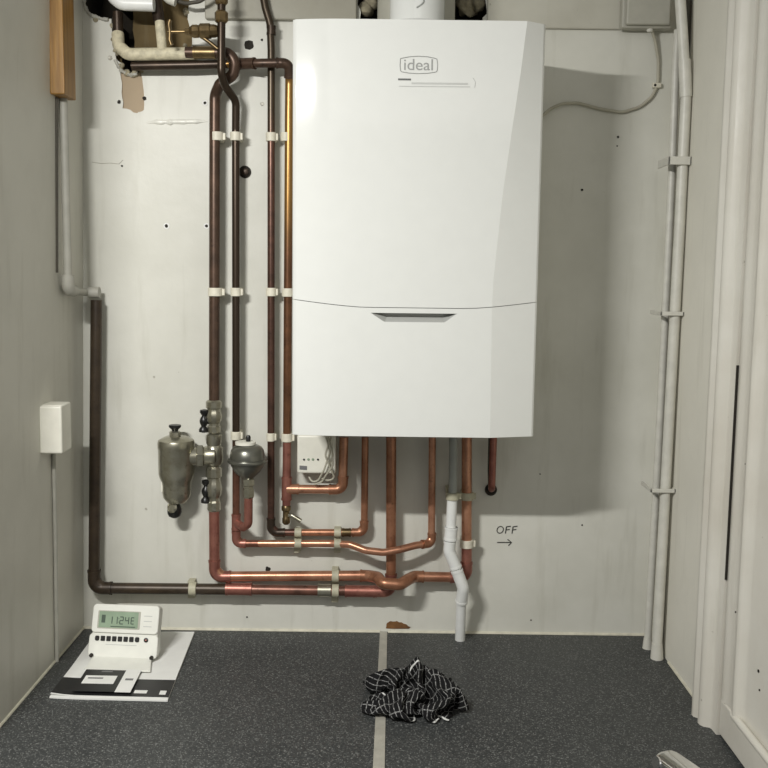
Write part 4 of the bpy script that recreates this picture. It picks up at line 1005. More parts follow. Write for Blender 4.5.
# checked cloth: a square of fabric dropped in a heap (vertex positions of the folded cloth)
# x, y, z of each of the 57 x 57 weave points, in tenths of a millimetre
CLOTH = [
-385,-279,32,-341,-310,33,-390,-330,28,-426,-293,35,-477,-303,28,-529,-295,33,-581,-309,28,-630,-330,29,-680,-350,30,-727,-374,28,-775,-398,28,-822,
-421,32,-871,-444,32,-852,-395,38,-886,-358,59,-879,-328,104,-865,-281,126,-839,-240,103,-842,-292,93,-820,-315,50,-815,-262,47,-775,-245,76,-730,
-224,99,-739,-185,133,-750,-138,155,-753,-87,137,-727,-56,104,-694,-28,72,-652,4,64,-609,8,32,-572,46,30,-527,75,28,-484,107,28,-444,141,28,-407,179,
34,-361,205,38,-385,245,64,-419,222,31,-471,213,28,-522,203,29,-563,169,28,-605,145,48,-624,191,29,-673,212,32,-681,255,63,-723,237,34,-721,290,28,
-773,301,33,-728,331,29,-742,381,28,-693,397,38,-697,449,30,-710,501,35,-723,553,28,-737,606,28,-750,658,31,-778,705,31,-336,-274,50,-385,-294,57,
-391,-343,78,-435,-342,50,-474,-320,78,-525,-334,68,-562,-357,37,-611,-376,47,-656,-398,28,-704,-422,28,-751,-445,32,-799,-468,32,-837,-463,68,-843,
-413,87,-834,-368,58,-827,-335,101,-819,-301,143,-805,-250,143,-792,-274,97,-773,-318,75,-773,-289,31,-754,-239,29,-770,-207,67,-758,-160,90,-742,
-113,109,-702,-104,142,-692,-51,144,-660,-23,113,-620,-36,80,-577,-3,72,-535,10,42,-507,47,68,-462,78,65,-419,108,56,-382,133,31,-390,171,67,-402,209,
101,-447,203,71,-466,163,43,-516,151,31,-544,161,75,-592,173,92,-637,157,67,-666,198,82,-709,226,98,-753,246,76,-767,263,28,-739,285,68,-772,326,58,
-723,346,62,-738,397,66,-748,436,31,-761,488,30,-774,541,30,-788,593,34,-798,644,50,-765,680,75,-319,-316,78,-366,-311,104,-416,-322,120,-418,-367,93,
-469,-363,108,-517,-380,93,-540,-403,51,-587,-420,32,-634,-445,32,-681,-469,37,-728,-493,33,-771,-500,63,-797,-471,101,-790,-419,93,-782,-379,58,-774,
-345,100,-767,-311,142,-758,-263,163,-743,-260,112,-724,-301,86,-723,-308,33,-718,-262,60,-722,-210,46,-718,-158,54,-699,-113,77,-678,-73,106,-646,
-78,148,-628,-28,156,-590,-16,120,-549,-42,95,-507,-29,65,-486,11,35,-442,40,32,-394,64,41,-368,101,69,-381,137,106,-421,167,126,-471,180,112,-502,
152,79,-515,106,58,-564,123,44,-598,122,85,-637,136,117,-686,155,104,-728,179,82,-759,203,46,-797,237,64,-785,280,93,-741,308,96,-765,355,93,-781,374,
46,-800,422,32,-813,474,31,-820,524,51,-818,574,73,-776,608,81,-732,639,88,-353,-356,88,-346,-343,140,-393,-367,135,-440,-391,136,-450,-407,85,-498,
-429,92,-546,-449,78,-562,-467,32,-609,-492,32,-657,-516,37,-702,-529,61,-737,-518,99,-749,-472,124,-740,-435,86,-730,-389,61,-723,-343,89,-715,-317,
136,-707,-276,170,-695,-246,128,-680,-271,84,-674,-314,51,-673,-265,32,-669,-215,48,-673,-164,33,-652,-122,55,-630,-85,87,-607,-55,122,-601,-71,172,
-570,-28,168,-527,-18,136,-483,-7,107,-461,-26,63,-416,0,53,-408,39,86,-377,73,114,-417,100,93,-457,130,109,-491,146,148,-534,136,118,-561,104,84,
-583,73,48,-631,89,58,-659,90,104,-693,112,72,-743,132,64,-786,163,68,-768,206,95,-760,248,127,-784,295,125,-812,330,99,-831,359,58,-839,412,65,-809,
454,78,-813,504,99,-781,547,101,-745,568,65,-705,605,59,-301,-366,83,-326,-390,125,-370,-414,142,-411,-427,111,-455,-456,104,-475,-461,55,-512,-489,
81,-563,-500,72,-585,-538,41,-630,-552,66,-674,-559,95,-685,-509,111,-700,-467,141,-689,-432,102,-678,-398,62,-670,-349,84,-663,-316,127,-655,-288,
172,-644,-245,142,-630,-272,100,-622,-311,65,-621,-271,29,-619,-218,31,-619,-165,28,-620,-155,81,-620,-124,123,-580,-95,104,-564,-57,136,-536,-67,181,
-494,-34,174,-494,-54,125,-447,-35,113,-400,-17,100,-362,18,104,-410,32,125,-407,84,140,-457,80,126,-497,96,161,-545,90,143,-539,60,99,-584,38,89,
-631,59,103,-680,42,93,-712,81,110,-760,103,106,-798,140,115,-781,183,141,-805,223,116,-828,268,133,-852,296,95,-856,348,103,-844,397,117,-812,441,
129,-776,481,130,-740,518,116,-704,554,95,-670,565,55,-330,-395,50,-318,-429,90,-344,-458,127,-393,-476,121,-421,-484,76,-469,-506,81,-498,-516,37,
-522,-532,82,-573,-539,93,-604,-583,99,-638,-562,134,-658,-518,155,-648,-466,157,-638,-436,113,-654,-384,105,-618,-354,79,-610,-326,125,-604,-301,172,
-594,-250,162,-584,-284,122,-570,-304,76,-568,-267,37,-572,-218,55,-582,-167,65,-587,-114,71,-583,-157,104,-545,-129,127,-527,-83,108,-511,-104,154,
-491,-81,197,-458,-55,163,-421,-76,131,-375,-53,128,-353,-10,149,-379,33,168,-417,64,188,-466,76,179,-502,42,153,-552,45,173,-527,17,131,-582,17,138,
-630,32,150,-683,26,145,-730,50,150,-765,89,157,-810,117,161,-827,167,161,-828,220,164,-872,242,144,-863,295,146,-840,342,154,-806,383,150,-771,406,
116,-736,446,127,-706,481,98,-683,516,64,-634,533,76,-375,-381,75,-370,-431,94,-334,-465,75,-353,-507,102,-404,-522,108,-427,-530,60,-471,-559,52,
-516,-582,68,-533,-563,114,-569,-592,139,-600,-562,172,-618,-516,190,-597,-474,164,-619,-425,162,-619,-374,145,-578,-373,108,-558,-324,117,-551,-307,
167,-545,-256,181,-534,-272,131,-519,-297,87,-522,-253,59,-525,-206,34,-530,-165,67,-559,-137,33,-547,-123,83,-509,-154,99,-483,-110,100,-461,-94,145,
-480,-129,177,-450,-92,201,-405,-75,181,-354,-84,166,-384,-41,176,-383,-1,208,-433,13,191,-466,46,219,-486,4,187,-505,56,193,-526,8,187,-578,0,190,
-631,3,196,-681,18,198,-727,44,204,-768,77,209,-797,122,212,-806,174,209,-855,189,196,-866,242,197,-844,288,197,-802,321,184,-764,352,165,-729,384,
141,-694,415,113,-687,442,67,-654,477,43,-615,512,31,-371,-411,32,-399,-450,53,-378,-495,72,-348,-537,60,-369,-562,101,-421,-556,104,-457,-593,88,
-494,-568,114,-517,-609,139,-530,-559,153,-555,-554,199,-578,-514,225,-585,-462,214,-590,-410,203,-586,-360,184,-545,-371,149,-509,-343,120,-499,-312,
162,-492,-264,183,-487,-247,133,-472,-273,89,-475,-262,37,-482,-217,63,-494,-176,32,-507,-125,27,-512,-86,65,-477,-128,63,-453,-154,103,-420,-124,132,
-435,-158,169,-427,-137,217,-397,-95,227,-345,-92,217,-346,-39,212,-398,-50,212,-446,-31,220,-424,21,228,-475,10,240,-508,53,245,-551,45,215,-573,7,
244,-626,9,249,-678,13,252,-719,46,256,-762,77,262,-777,128,261,-824,151,254,-855,194,249,-830,239,238,-797,273,211,-775,277,163,-744,312,136,-714,
346,106,-670,372,91,-655,402,49,-619,437,32,-579,472,31,-328,-442,31,-363,-481,32,-398,-521,33,-396,-560,67,-374,-606,75,-386,-591,120,-436,-572,131,
-472,-612,130,-487,-569,158,-516,-569,202,-518,-520,181,-536,-483,215,-552,-449,254,-549,-398,235,-552,-346,221,-513,-344,182,-470,-357,153,-448,-309,
147,-440,-270,182,-437,-234,143,-427,-245,93,-421,-257,42,-430,-207,57,-442,-162,32,-456,-111,31,-469,-62,44,-444,-90,81,-409,-129,87,-380,-158,122,
-388,-133,169,-383,-167,210,-389,-140,256,-375,-90,261,-342,-48,265,-396,-60,263,-443,-39,273,-424,13,280,-472,33,287,-526,22,283,-536,71,259,-568,39,
287,-620,48,285,-664,23,302,-702,60,305,-751,80,314,-788,118,312,-824,157,306,-810,199,278,-783,217,234,-777,228,183,-730,252,176,-701,281,142,-675,
309,104,-660,332,58,-624,362,33,-584,398,30,-544,433,30,-301,-479,58,-324,-517,29,-360,-556,28,-394,-598,27,-426,-617,68,-434,-616,118,-398,-605,151,
-445,-580,163,-476,-593,204,-472,-541,191,-495,-512,229,-488,-461,215,-501,-435,260,-516,-385,275,-516,-333,258,-482,-319,217,-440,-343,195,-401,-328,
162,-388,-279,176,-383,-237,145,-384,-274,105,-385,-233,71,-385,-201,31,-391,-148,32,-409,-103,51,-419,-55,32,-405,-54,83,-370,-93,86,-338,-126,113,
-336,-139,166,-332,-152,217,-341,-156,270,-331,-106,281,-340,-64,314,-386,-37,310,-437,-48,325,-413,1,328,-470,-1,329,-492,46,317,-518,92,303,-567,81,
320,-596,38,331,-645,38,350,-689,68,355,-729,104,356,-770,139,357,-778,179,323,-761,183,270,-769,165,221,-746,186,176,-713,212,143,-668,239,131,-645,
265,91,-628,290,47,-588,323,35,-549,358,33,-509,393,30,-270,-516,81,-304,-553,62,-321,-592,32,-356,-631,41,-393,-659,67,-419,-667,114,-439,-639,155,
-405,-610,186,-433,-563,191,-439,-534,233,-455,-497,198,-440,-465,238,-451,-421,268,-466,-373,286,-479,-321,293,-444,-310,253,-423,-295,206,-372,-311,
203,-336,-290,170,-330,-242,149,-331,-272,105,-332,-236,67,-333,-191,38,-348,-146,63,-356,-96,47,-366,-48,28,-365,-20,72,-330,-60,78,-314,-80,125,
-306,-96,175,-299,-112,225,-295,-128,275,-322,-138,321,-366,-111,322,-401,-74,344,-397,-22,349,-434,7,379,-435,38,334,-470,68,359,-502,110,352,-543,
78,367,-577,40,381,-624,60,393,-663,97,391,-703,134,391,-728,173,365,-742,139,326,-743,131,274,-719,153,230,-699,193,202,-670,182,158,-644,194,113,
-623,221,72,-592,250,41,-554,286,53,-517,323,56,-479,360,60,-266,-551,42,-266,-585,82,-282,-623,48,-318,-657,66,-355,-681,97,-374,-657,142,-401,-655,
188,-423,-628,229,-391,-587,212,-399,-537,199,-404,-485,187,-412,-435,204,-410,-399,243,-424,-351,264,-428,-309,299,-434,-262,273,-408,-249,228,-357,
-262,217,-306,-275,211,-292,-277,160,-278,-266,111,-287,-218,88,-283,-181,51,-302,-134,40,-306,-83,57,-314,-39,31,-326,9,50,-331,-11,98,-319,-32,146,
-291,-47,189,-289,-62,240,-290,-79,291,-295,-96,340,-339,-114,366,-366,-73,385,-388,-24,400,-383,15,361,-394,66,352,-431,99,376,-478,106,398,-510,64,
406,-557,56,428,-595,94,423,-634,131,422,-663,170,399,-683,144,356,-695,136,304,-730,177,301,-692,185,266,-653,194,231,-626,197,185,-598,199,140,-576,
208,92,-554,218,47,-518,253,30,-484,292,27,-448,332,26,-220,-570,28,-217,-600,70,-257,-621,96,-288,-663,109,-317,-705,125,-337,-682,170,-353,-645,206,
-374,-626,251,-379,-574,261,-372,-525,242,-359,-481,215,-360,-428,209,-367,-376,221,-376,-332,250,-375,-301,296,-389,-248,296,-376,-216,255,-344,-211,
213,-293,-224,211,-256,-241,176,-235,-241,128,-235,-210,85,-249,-159,86,-250,-131,41,-262,-83,28,-268,-35,53,-274,15,57,-294,26,104,-309,19,155,-321,
-5,201,-318,-19,252,-315,-33,303,-314,-49,355,-295,-90,383,-325,-60,415,-342,-8,418,-334,23,375,-374,51,399,-415,77,422,-455,102,446,-485,58,454,-528,
91,456,-564,129,449,-596,168,430,-616,151,383,-634,140,333,-655,174,298,-692,212,311,-701,238,265,-668,245,223,-628,249,188,-619,249,136,-585,260,96,
-535,250,84,-485,240,72,-443,261,42,-408,296,27,-183,-601,48,-211,-644,41,-217,-654,93,-250,-696,89,-269,-686,139,-287,-673,187,-315,-669,234,-322,
-619,251,-331,-568,239,-325,-523,266,-312,-479,239,-312,-426,232,-317,-373,237,-324,-320,249,-333,-275,278,-341,-237,316,-338,-193,285,-309,-185,242,
-279,-174,199,-237,-192,174,-195,-212,148,-187,-192,100,-198,-145,77,-214,-97,60,-252,-65,75,-213,-34,57,-225,14,77,-245,40,119,-257,12,163,-275,19,
213,-291,25,264,-284,8,313,-265,-33,341,-254,-56,388,-279,-47,436,-292,3,414,-300,53,403,-339,88,414,-378,111,443,-412,75,463,-456,92,485,-493,129,
476,-526,168,458,-548,146,415,-566,135,365,-585,160,321,-619,202,325,-647,241,303,-676,282,283,-663,297,234,-638,300,187,-597,293,154,-551,283,131,
-520,300,91,-476,293,62,-429,291,85,-378,289,71,-140,-623,28,-163,-668,42,-175,-686,91,-209,-722,111,-234,-719,160,-256,-710,208,-263,-660,227,-271,
-611,249,-296,-576,279,-272,-530,268,-265,-478,260,-274,-427,270,-284,-375,278,-281,-320,278,-282,-265,281,-290,-225,315,-299,-173,316,-274,-158,271,
-246,-143,229,-205,-173,212,-175,-167,168,-146,-169,124,-160,-121,106,-178,-73,92,-225,-99,99,-237,-47,103,-196,-17,110,-220,6,151,-228,57,166,-242,
61,218,-252,61,270,-234,24,303,-225,0,350,-218,-19,399,-258,1,428,-290,12,468,-290,65,454,-301,115,440,-337,93,473,-381,98,502,-419,132,489,-455,168,
474,-481,177,428,-498,139,396,-527,172,368,-559,205,341,-583,236,304,-613,245,262,-626,296,272,-642,343,253,-606,314,230,-567,311,194,-526,318,159,
-487,323,125,-448,328,89,-409,331,56,-370,340,88,-93,-648,31,-117,-692,50,-138,-724,86,-162,-725,134,-184,-714,181,-208,-708,230,-223,-665,261,-239,
-624,290,-256,-579,313,-255,-526,318,-249,-474,311,-231,-425,299,-248,-378,318,-257,-327,326,-249,-272,323,-239,-218,324,-248,-169,311,-248,-118,297,
-210,-118,259,-172,-133,224,-132,-160,200,-107,-148,152,-118,-100,131,-167,-82,144,-217,-95,151,-247,-51,154,-198,-32,162,-166,11,153,-176,59,178,
-191,76,226,-207,90,276,-219,70,324,-227,48,373,-234,27,419,-223,1,466,-252,35,495,-282,77,506,-264,119,481,-305,108,514,-345,139,500,-380,168,474,
-416,175,435,-446,141,406,-463,162,360,-501,162,322,-512,213,316,-542,223,273,-566,261,243,-575,309,264,-595,358,271,-573,354,223,-590,359,173,-544,
368,146,-501,374,114,-457,381,83,-417,383,48,-373,393,77,-46,-672,31,-67,-703,66,-93,-711,112,-126,-689,149,-159,-669,186,-212,-672,190,-202,-632,224,
-201,-597,265,-203,-579,315,-203,-528,329,-203,-476,339,-202,-423,345,-204,-369,345,-207,-316,338,-205,-278,299,-214,-230,277,-231,-180,262,-210,-154,
304,-174,-113,300,-137,-108,259,-100,-122,220,-65,-130,182,-118,-117,178,-169,-115,185,-214,-94,203,-248,-53,207,-220,-8,204,-178,25,204,-130,47,205,
-141,90,237,-168,57,269,-176,43,319,-180,21,366,-185,12,421,-179,29,470,-216,64,469,-231,82,519,-231,135,521,-278,154,503,-309,148,460,-341,184,439,
-371,149,413,-402,134,372,-434,127,330,-448,174,311,-468,217,286,-499,255,268,-518,278,225,-535,328,235,-545,374,260,-564,406,222,-570,407,168,-570,
405,115,-529,405,79,-485,415,50,-436,431,64,-384,441,56,1,-671,56,-42,-661,86,-94,-665,84,-125,-644,122,-176,-646,141,-208,-622,177,-251,-612,211,
-248,-577,253,-212,-546,275,-169,-515,290,-155,-472,315,-153,-420,324,-152,-366,334,-155,-313,326,-157,-259,318,-177,-205,305,-178,-186,255,-167,-144,
274,-137,-152,317,-100,-122,295,-61,-129,258,-74,-98,221,-108,-69,190,-140,-94,224,-187,-79,241,-234,-58,257,-222,-6,257,-170,5,251,-128,37,256,-94,
77,260,-136,97,285,-144,78,334,-182,73,370,-179,67,423,-146,68,460,-180,104,463,-178,82,511,-224,103,485,-234,153,473,-268,185,456,-295,157,420,-327,
146,379,-359,142,337,-394,148,297,-430,163,261,-470,190,239,-454,240,244,-472,289,249,-487,339,255,-496,391,249,-515,424,211,-532,444,164,-524,431,
111,-545,456,70,-500,465,42,-448,472,32,-416,481,73,8,-619,48,-43,-614,61,-96,-621,56,-143,-615,81,-191,-612,104,-234,-600,138,-260,-574,172,-261,
-541,212,-234,-508,248,-222,-502,295,-195,-455,288,-174,-409,277,-174,-356,285,-137,-317,278,-165,-273,267,-164,-224,254,-125,-186,248,-125,-133,243,
-96,-154,282,-62,-154,320,-70,-105,303,-98,-81,266,-66,-64,225,-117,-47,233,-164,-30,247,-184,-68,279,-213,-34,301,-176,2,304,-136,40,308,-85,44,300,
-100,88,324,-125,124,356,-176,126,375,-195,114,424,-144,117,438,-136,108,490,-167,135,519,-199,148,478,-209,150,425,-230,197,418,-276,202,393,-293,
179,348,-320,164,304,-360,187,278,-394,199,239,-431,196,201,-448,245,191,-454,297,200,-442,342,228,-447,395,229,-480,393,186,-486,424,143,-484,467,
108,-531,493,105,-490,506,73,-463,523,32,-410,518,36,5,-566,44,-47,-570,31,-98,-569,45,-152,-574,47,-197,-567,77,-239,-556,105,-221,-547,156,-218,
-571,201,-194,-545,238,-192,-494,252,-221,-452,238,-204,-403,231,-179,-354,233,-153,-307,226,-131,-256,231,-113,-217,259,-123,-187,302,-103,-185,252,
-60,-162,244,-24,-160,283,-21,-110,286,-57,-73,301,-84,-48,267,-91,0,242,-122,-35,273,-144,-67,309,-187,-59,340,-172,-12,355,-132,24,359,-76,20,348,
-70,73,361,-120,71,365,-150,88,401,-153,142,402,-144,169,445,-113,152,485,-144,181,516,-170,193,471,-181,196,419,-204,205,371,-246,236,363,-281,227,
324,-284,198,280,-319,187,241,-357,180,205,-388,202,169,-404,253,162,-411,305,169,-395,345,204,-435,374,182,-439,425,198,-438,444,146,-479,475,160,
-497,521,135,-487,555,96,-462,571,51,-415,570,28,1,-516,26,-50,-517,39,-101,-519,28,-154,-522,31,-200,-516,59,-190,-538,107,-188,-584,132,-170,-581,
183,-150,-543,213,-196,-519,207,-185,-469,200,-161,-419,208,-132,-376,215,-106,-328,225,-83,-282,240,-86,-251,287,-81,-209,320,-58,-194,276,-34,-208,
229,-28,-154,227,-31,-103,233,-13,-75,276,-39,-34,291,-89,-23,291,-125,5,308,-142,-29,345,-143,-79,363,-155,-39,396,-122,1,406,-69,4,398,-60,52,412,
-114,38,401,-99,88,399,-103,140,388,-107,187,413,-116,199,461,-111,228,512,-142,238,467,-162,245,418,-186,255,372,-206,232,328,-244,258,301,-275,247,
258,-302,231,215,-313,196,178,-346,210,138,-359,261,135,-369,314,138,-361,360,165,-402,388,143,-389,423,183,-425,462,194,-446,510,182,-448,541,138,
-440,531,87,-418,579,82,-402,618,49,-3,-464,25,-52,-465,42,-104,-466,32,-156,-471,43,-155,-504,86,-148,-556,80,-141,-595,115,-126,-598,167,-149,-553,
160,-148,-508,186,-137,-470,221,-148,-436,258,-111,-396,260,-106,-345,277,-76,-301,291,-37,-264,300,-34,-228,339,-10,-204,297,14,-199,250,23,-158,214,
16,-104,210,-7,-60,223,-28,-13,244,-51,11,285,-78,-11,325,-99,-20,373,-99,-68,392,-131,-67,435,-116,-20,454,-64,-13,448,-65,36,463,-116,46,454,-112,
96,448,-75,119,424,-59,167,423,-78,170,473,-66,213,487,-91,241,444,-114,249,396,-139,259,348,-169,262,304,-205,229,281,-244,203,255,-250,226,206,-284,
238,168,-297,220,120,-312,271,112,-326,324,108,-329,375,127,-367,411,111,-379,455,142,-378,487,186,-402,535,198,-396,535,145,-388,533,93,-381,559,48,
-351,601,53,-4,-411,23,-54,-413,36,-107,-414,42,-116,-455,75,-107,-507,65,-97,-553,91,-93,-606,94,-115,-569,121,-100,-539,164,-103,-519,210,-121,-505,
258,-106,-458,280,-94,-413,307,-65,-367,300,-58,-326,335,-36,-280,352,11,-251,350,37,-219,318,53,-184,284,12,-161,267,15,-111,263,22,-55,267,23,-4,
264,-4,5,311,-31,-21,349,-58,-50,387,-76,-49,437,-94,-92,464,-108,-52,496,-63,-25,500,-71,26,513,-120,42,507,-88,83,492,-85,129,475,-47,124,447,-36,
142,491,-30,192,461,-53,212,416,-87,209,373,-108,223,325,-149,214,291,-170,218,242,-213,211,213,-243,177,184,-233,224,161,-266,259,138,-265,283,90,
-280,335,84,-301,386,84,-316,413,128,-327,463,148,-335,512,168,-356,558,185,-381,586,146,-348,559,115,-346,528,73,-344,555,29,-4,-357,26,-55,-358,38,
-65,-398,70,-64,-452,79,-61,-504,92,-52,-549,66,-56,-572,112,-82,-610,134,-81,-588,181,-80,-562,230,-70,-519,260,-61,-481,297,-45,-429,295,-22,-388,
322,-20,-351,361,7,-305,369,22,-294,319,38,-258,282,56,-220,246,61,-166,247,68,-116,251,73,-63,256,64,-24,292,37,-16,338,9,-9,384,-9,-53,409,-30,-70,
455,-55,-86,500,-91,-78,539,-70,-31,553,-101,11,554,-115,62,557,-89,105,538,-47,104,505,-56,76,460,-14,109,462,-5,154,435,-18,180,390,-53,174,350,-82,
181,304,-128,166,280,-156,167,234,-169,194,190,-199,172,153,-224,200,114,-214,248,134,-231,298,129,-248,349,124,-263,400,120,-282,452,120,-318,484,99,
-322,532,122,-310,569,160,-334,610,139,-338,602,87,-305,563,72,-296,531,31,-3,-303,33,-9,-346,61,-13,-398,58,-14,-453,61,-15,-506,66,-7,-550,92,-15,
-603,104,-36,-593,150,-57,-546,161,-34,-550,208,-18,-526,252,-18,-476,268,6,-440,297,12,-422,347,23,-377,377,52,-332,373,69,-291,342,87,-274,294,102,
-228,272,108,-175,272,98,-127,288,55,-99,292,77,-64,324,80,-31,366,45,-41,405,20,-44,452,-22,-23,478,-29,-47,526,-52,-63,572,-89,-38,602,-96,14,607,
-93,68,604,-70,59,557,-42,51,513,-12,47,469,11,72,428,-28,104,415,-36,132,372,-16,144,323,-64,129,305,-85,143,256,-112,146,210,-125,174,166,-155,170,
122,-175,207,90,-178,260,96,-199,308,87,-208,361,90,-225,413,86,-249,460,78,-281,502,66,-279,548,94,-265,580,134,-286,629,128,-299,639,78,-271,598,53,
-313,582,30,48,-300,44,43,-351,54,37,-402,40,36,-456,44,34,-511,47,38,-560,69,24,-570,122,-24,-545,128,-10,-526,176,-56,-504,194,-15,-481,220,30,-467,
249,51,-466,297,55,-416,318,51,-364,332,96,-361,361,117,-311,354,135,-283,313,130,-232,317,117,-181,322,69,-164,310,36,-127,329,36,-80,354,65,-72,398,
82,-43,441,55,-11,473,19,-30,510,-6,-6,551,-29,-22,597,-54,-35,644,-75,15,654,-48,52,630,-31,32,582,2,39,541,33,50,500,19,96,476,21,122,429,6,99,386,
-4,90,334,-23,100,282,-43,114,234,-63,131,187,-82,151,140,-104,187,109,-125,227,80,-145,269,53,-165,318,46,-184,368,41,-203,418,37,-222,468,33,-238,
519,39,-238,565,66,-222,594,107,-235,645,118,-249,626,70,-274,647,29,-326,632,36,101,-303,46,92,-353,32,88,-407,28,89,-459,39,86,-513,37,75,-526,87,
24,-521,101,0,-501,142,-49,-493,156,-25,-457,185,-44,-440,233,-3,-423,260,51,-432,255,89,-403,278,75,-350,288,112,-330,322,163,-336,336,161,-287,361,
137,-243,369,97,-225,339,58,-190,355,29,-155,373,0,-107,380,22,-87,426,50,-75,470,60,-45,514,46,-5,549,19,-35,587,11,0,625,-14,-18,671,-42,18,698,-14,
24,652,5,56,614,40,57,575,66,77,532,73,98,485,73,109,431,58,115,380,41,123,329,23,131,278,6,140,226,-12,151,177,-32,175,134,-53,206,96,-74,247,69,-95,
291,48,-115,338,34,-135,388,32,-153,438,31,-172,488,33,-190,533,55,-197,583,37,-181,611,79,-195,661,87,-228,668,46,-276,679,70,-318,686,39,152,-308,
33,141,-357,51,143,-406,31,142,-464,31,122,-496,69,81,-474,93,32,-475,80,-17,-475,101,-54,-450,129,-63,-421,173,-49,-389,214,-1,-377,235,53,-381,237,
106,-390,228,104,-339,241,140,-349,278,178,-310,293,185,-265,317,177,-215,341,134,-203,374,98,-174,394,61,-145,415,8,-152,411,-1,-128,454,13,-100,499,
25,-73,543,53,-47,581,50,-17,626,19,-32,666,23,18,682,-1,36,728,3,64,682,39,81,648,44,105,600,39,121,550,30,128,499,39,151,452,37,164,400,17,170,349,
-3,176,298,-31,174,252,-15,199,207,-9,220,158,-9,237,108,-26,273,73,-45,315,47,-66,361,30,-85,409,41,-103,458,32,-128,493,64,-142,533,31,-146,582,51,
-170,623,28,-191,671,35,-206,709,70,-246,706,35,-288,721,64,204,-322,28,193,-360,63,175,-405,73,127,-416,62,127,-455,101,87,-426,68,41,-423,84,-12,
-425,92,-57,-406,103,-70,-376,144,-44,-347,180,0,-331,207,54,-333,211,103,-347,194,152,-343,216,171,-312,252,138,-274,275,180,-238,271,151,-199,296,
153,-166,340,124,-134,372,74,-138,363,44,-112,402,52,-117,453,59,-128,504,60,-113,556,70,-93,607,68,-61,653,61,-29,696,45,8,732,45,61,745,19,101,717,
8,118,666,1,135,615,-3,151,564,-3,169,514,9,192,467,11,208,417,-9,215,367,-32,218,318,-58,218,270,-43,242,225,-45,258,174,-4,277,146,6,306,102,-1,342,
64,-15,381,32,-37,431,30,-67,449,70,-78,493,44,-89,543,32,-100,596,28,-121,643,32,-142,692,32,-175,734,34,-224,755,40,-243,739,87,236,-344,64,228,
-392,41,195,-432,34,167,-446,77,152,-405,107,103,-393,111,49,-381,118,18,-382,84,-31,-361,94,-70,-331,110,-36,-308,145,4,-288,174,57,-293,174,110,
-295,181,163,-305,178,185,-275,217,139,-249,227,139,-203,256,175,-163,264,164,-127,302,115,-135,321,94,-93,344,98,-108,395,107,-113,446,109,-107,500,
94,-74,539,110,-61,590,113,-34,637,103,1,677,61,35,687,80,79,710,63,129,703,33,164,673,9,187,630,-7,203,581,-19,217,531,-25,231,480,-14,252,432,-46,
246,389,-73,244,341,-81,262,289,-73,284,241,-47,305,200,-1,320,177,-30,332,134,-42,364,92,-29,411,74,8,445,56,-23,474,89,-36,518,64,-64,562,75,-103,
597,82,-101,650,80,-126,697,81,-169,727,87,-180,775,63,-194,749,108,261,-389,55,232,-415,91,214,-460,74,200,-433,114,157,-426,150,105,-424,152,64,
-436,121,13,-415,125,-31,-388,137,-17,-342,118,-4,-295,100,39,-294,133,60,-247,145,114,-252,146,167,-263,142,194,-236,181,162,-203,208,115,-178,214,
143,-134,230,149,-93,263,112,-83,300,148,-94,340,145,-79,390,131,-65,439,103,-55,483,140,-49,522,148,-27,571,142,5,613,90,16,625,69,61,639,101,99,663,
52,122,651,73,170,637,52,218,622,29,242,581,7,263,537,-15,282,492,-37,297,445,-51,299,392,-53,293,338,-96,310,311,-85,331,260,-49,351,227,-10,369,196,
-29,382,149,8,373,112,-14,421,123,21,456,108,16,508,98,-18,548,106,-67,547,126,-85,598,132,-101,648,134,-114,700,133,-123,746,109,-135,743,57,-153,
781,91,251,-435,29,249,-464,71,231,-479,121,182,-480,100,157,-479,148,106,-473,170,70,-435,170,33,-399,164,-11,-377,186,14,-338,161,36,-330,113,62,
-293,83,97,-262,107,117,-211,111,170,-218,113,207,-198,142,154,-191,156,128,-147,171,109,-104,198,107,-69,239,146,-54,271,138,-42,322,137,-26,372,110,
-18,417,112,-3,468,153,0,500,179,10,548,127,25,567,79,37,577,79,87,593,119,116,616,72,142,606,35,177,600,73,203,575,77,254,561,55,266,514,33,292,473,
11,311,428,-9,328,381,-29,340,332,-52,320,287,-61,373,287,-60,401,240,-30,418,200,9,415,166,47,380,146,39,430,129,24,474,157,43,521,142,-10,511,142,
-20,564,145,-34,614,136,-53,658,113,-60,707,131,-79,728,85,-97,777,77,-133,797,42,265,-486,31,217,-497,48,226,-524,94,188,-521,133,136,-520,115,87,
-493,125,41,-470,144,14,-443,181,32,-400,207,60,-361,180,84,-342,136,108,-317,96,134,-277,71,156,-229,72,176,-176,81,186,-151,125,202,-173,172,177,
-124,168,156,-78,187,136,-34,209,134,-4,253,127,9,305,126,25,356,146,20,405,126,46,447,123,43,500,151,51,545,144,67,600,114,66,556,90,109,545,131,136,
566,94,172,568,44,164,552,39,213,535,84,232,513,103,278,495,81,300,451,59,311,404,33,309,356,10,313,307,-6,329,259,-24,378,251,-27,427,276,3,441,234,
43,436,199,76,397,189,82,440,157,74,492,153,46,513,194,14,549,172,28,574,125,11,621,109,-4,671,97,-11,720,114,-32,755,80,-60,775,38,-106,751,31,271,
-538,28,230,-546,61,179,-530,69,161,-561,110,130,-552,154,100,-512,174,44,-512,177,42,-473,214,73,-431,212,103,-395,185,128,-371,145,155,-338,113,180,
-299,87,203,-250,82,226,-202,80,236,-154,106,248,-152,158,227,-109,181,206,-60,191,175,-61,234,185,-18,264,181,16,304,177,42,351,175,68,398,169,80,
452,173,54,498,178,89,530,183,107,583,145,108,545,118,101,499,143,147,515,104,183,516,62,153,503,41,197,484,59,245,468,110,238,460,121,276,424,104,
297,378,82,318,335,53,339,295,42,339,241,18,369,280,16,414,305,46,437,266,67,402,232,94,442,211,132,447,174,109,491,193,89,536,171,56,570,196,68,598,
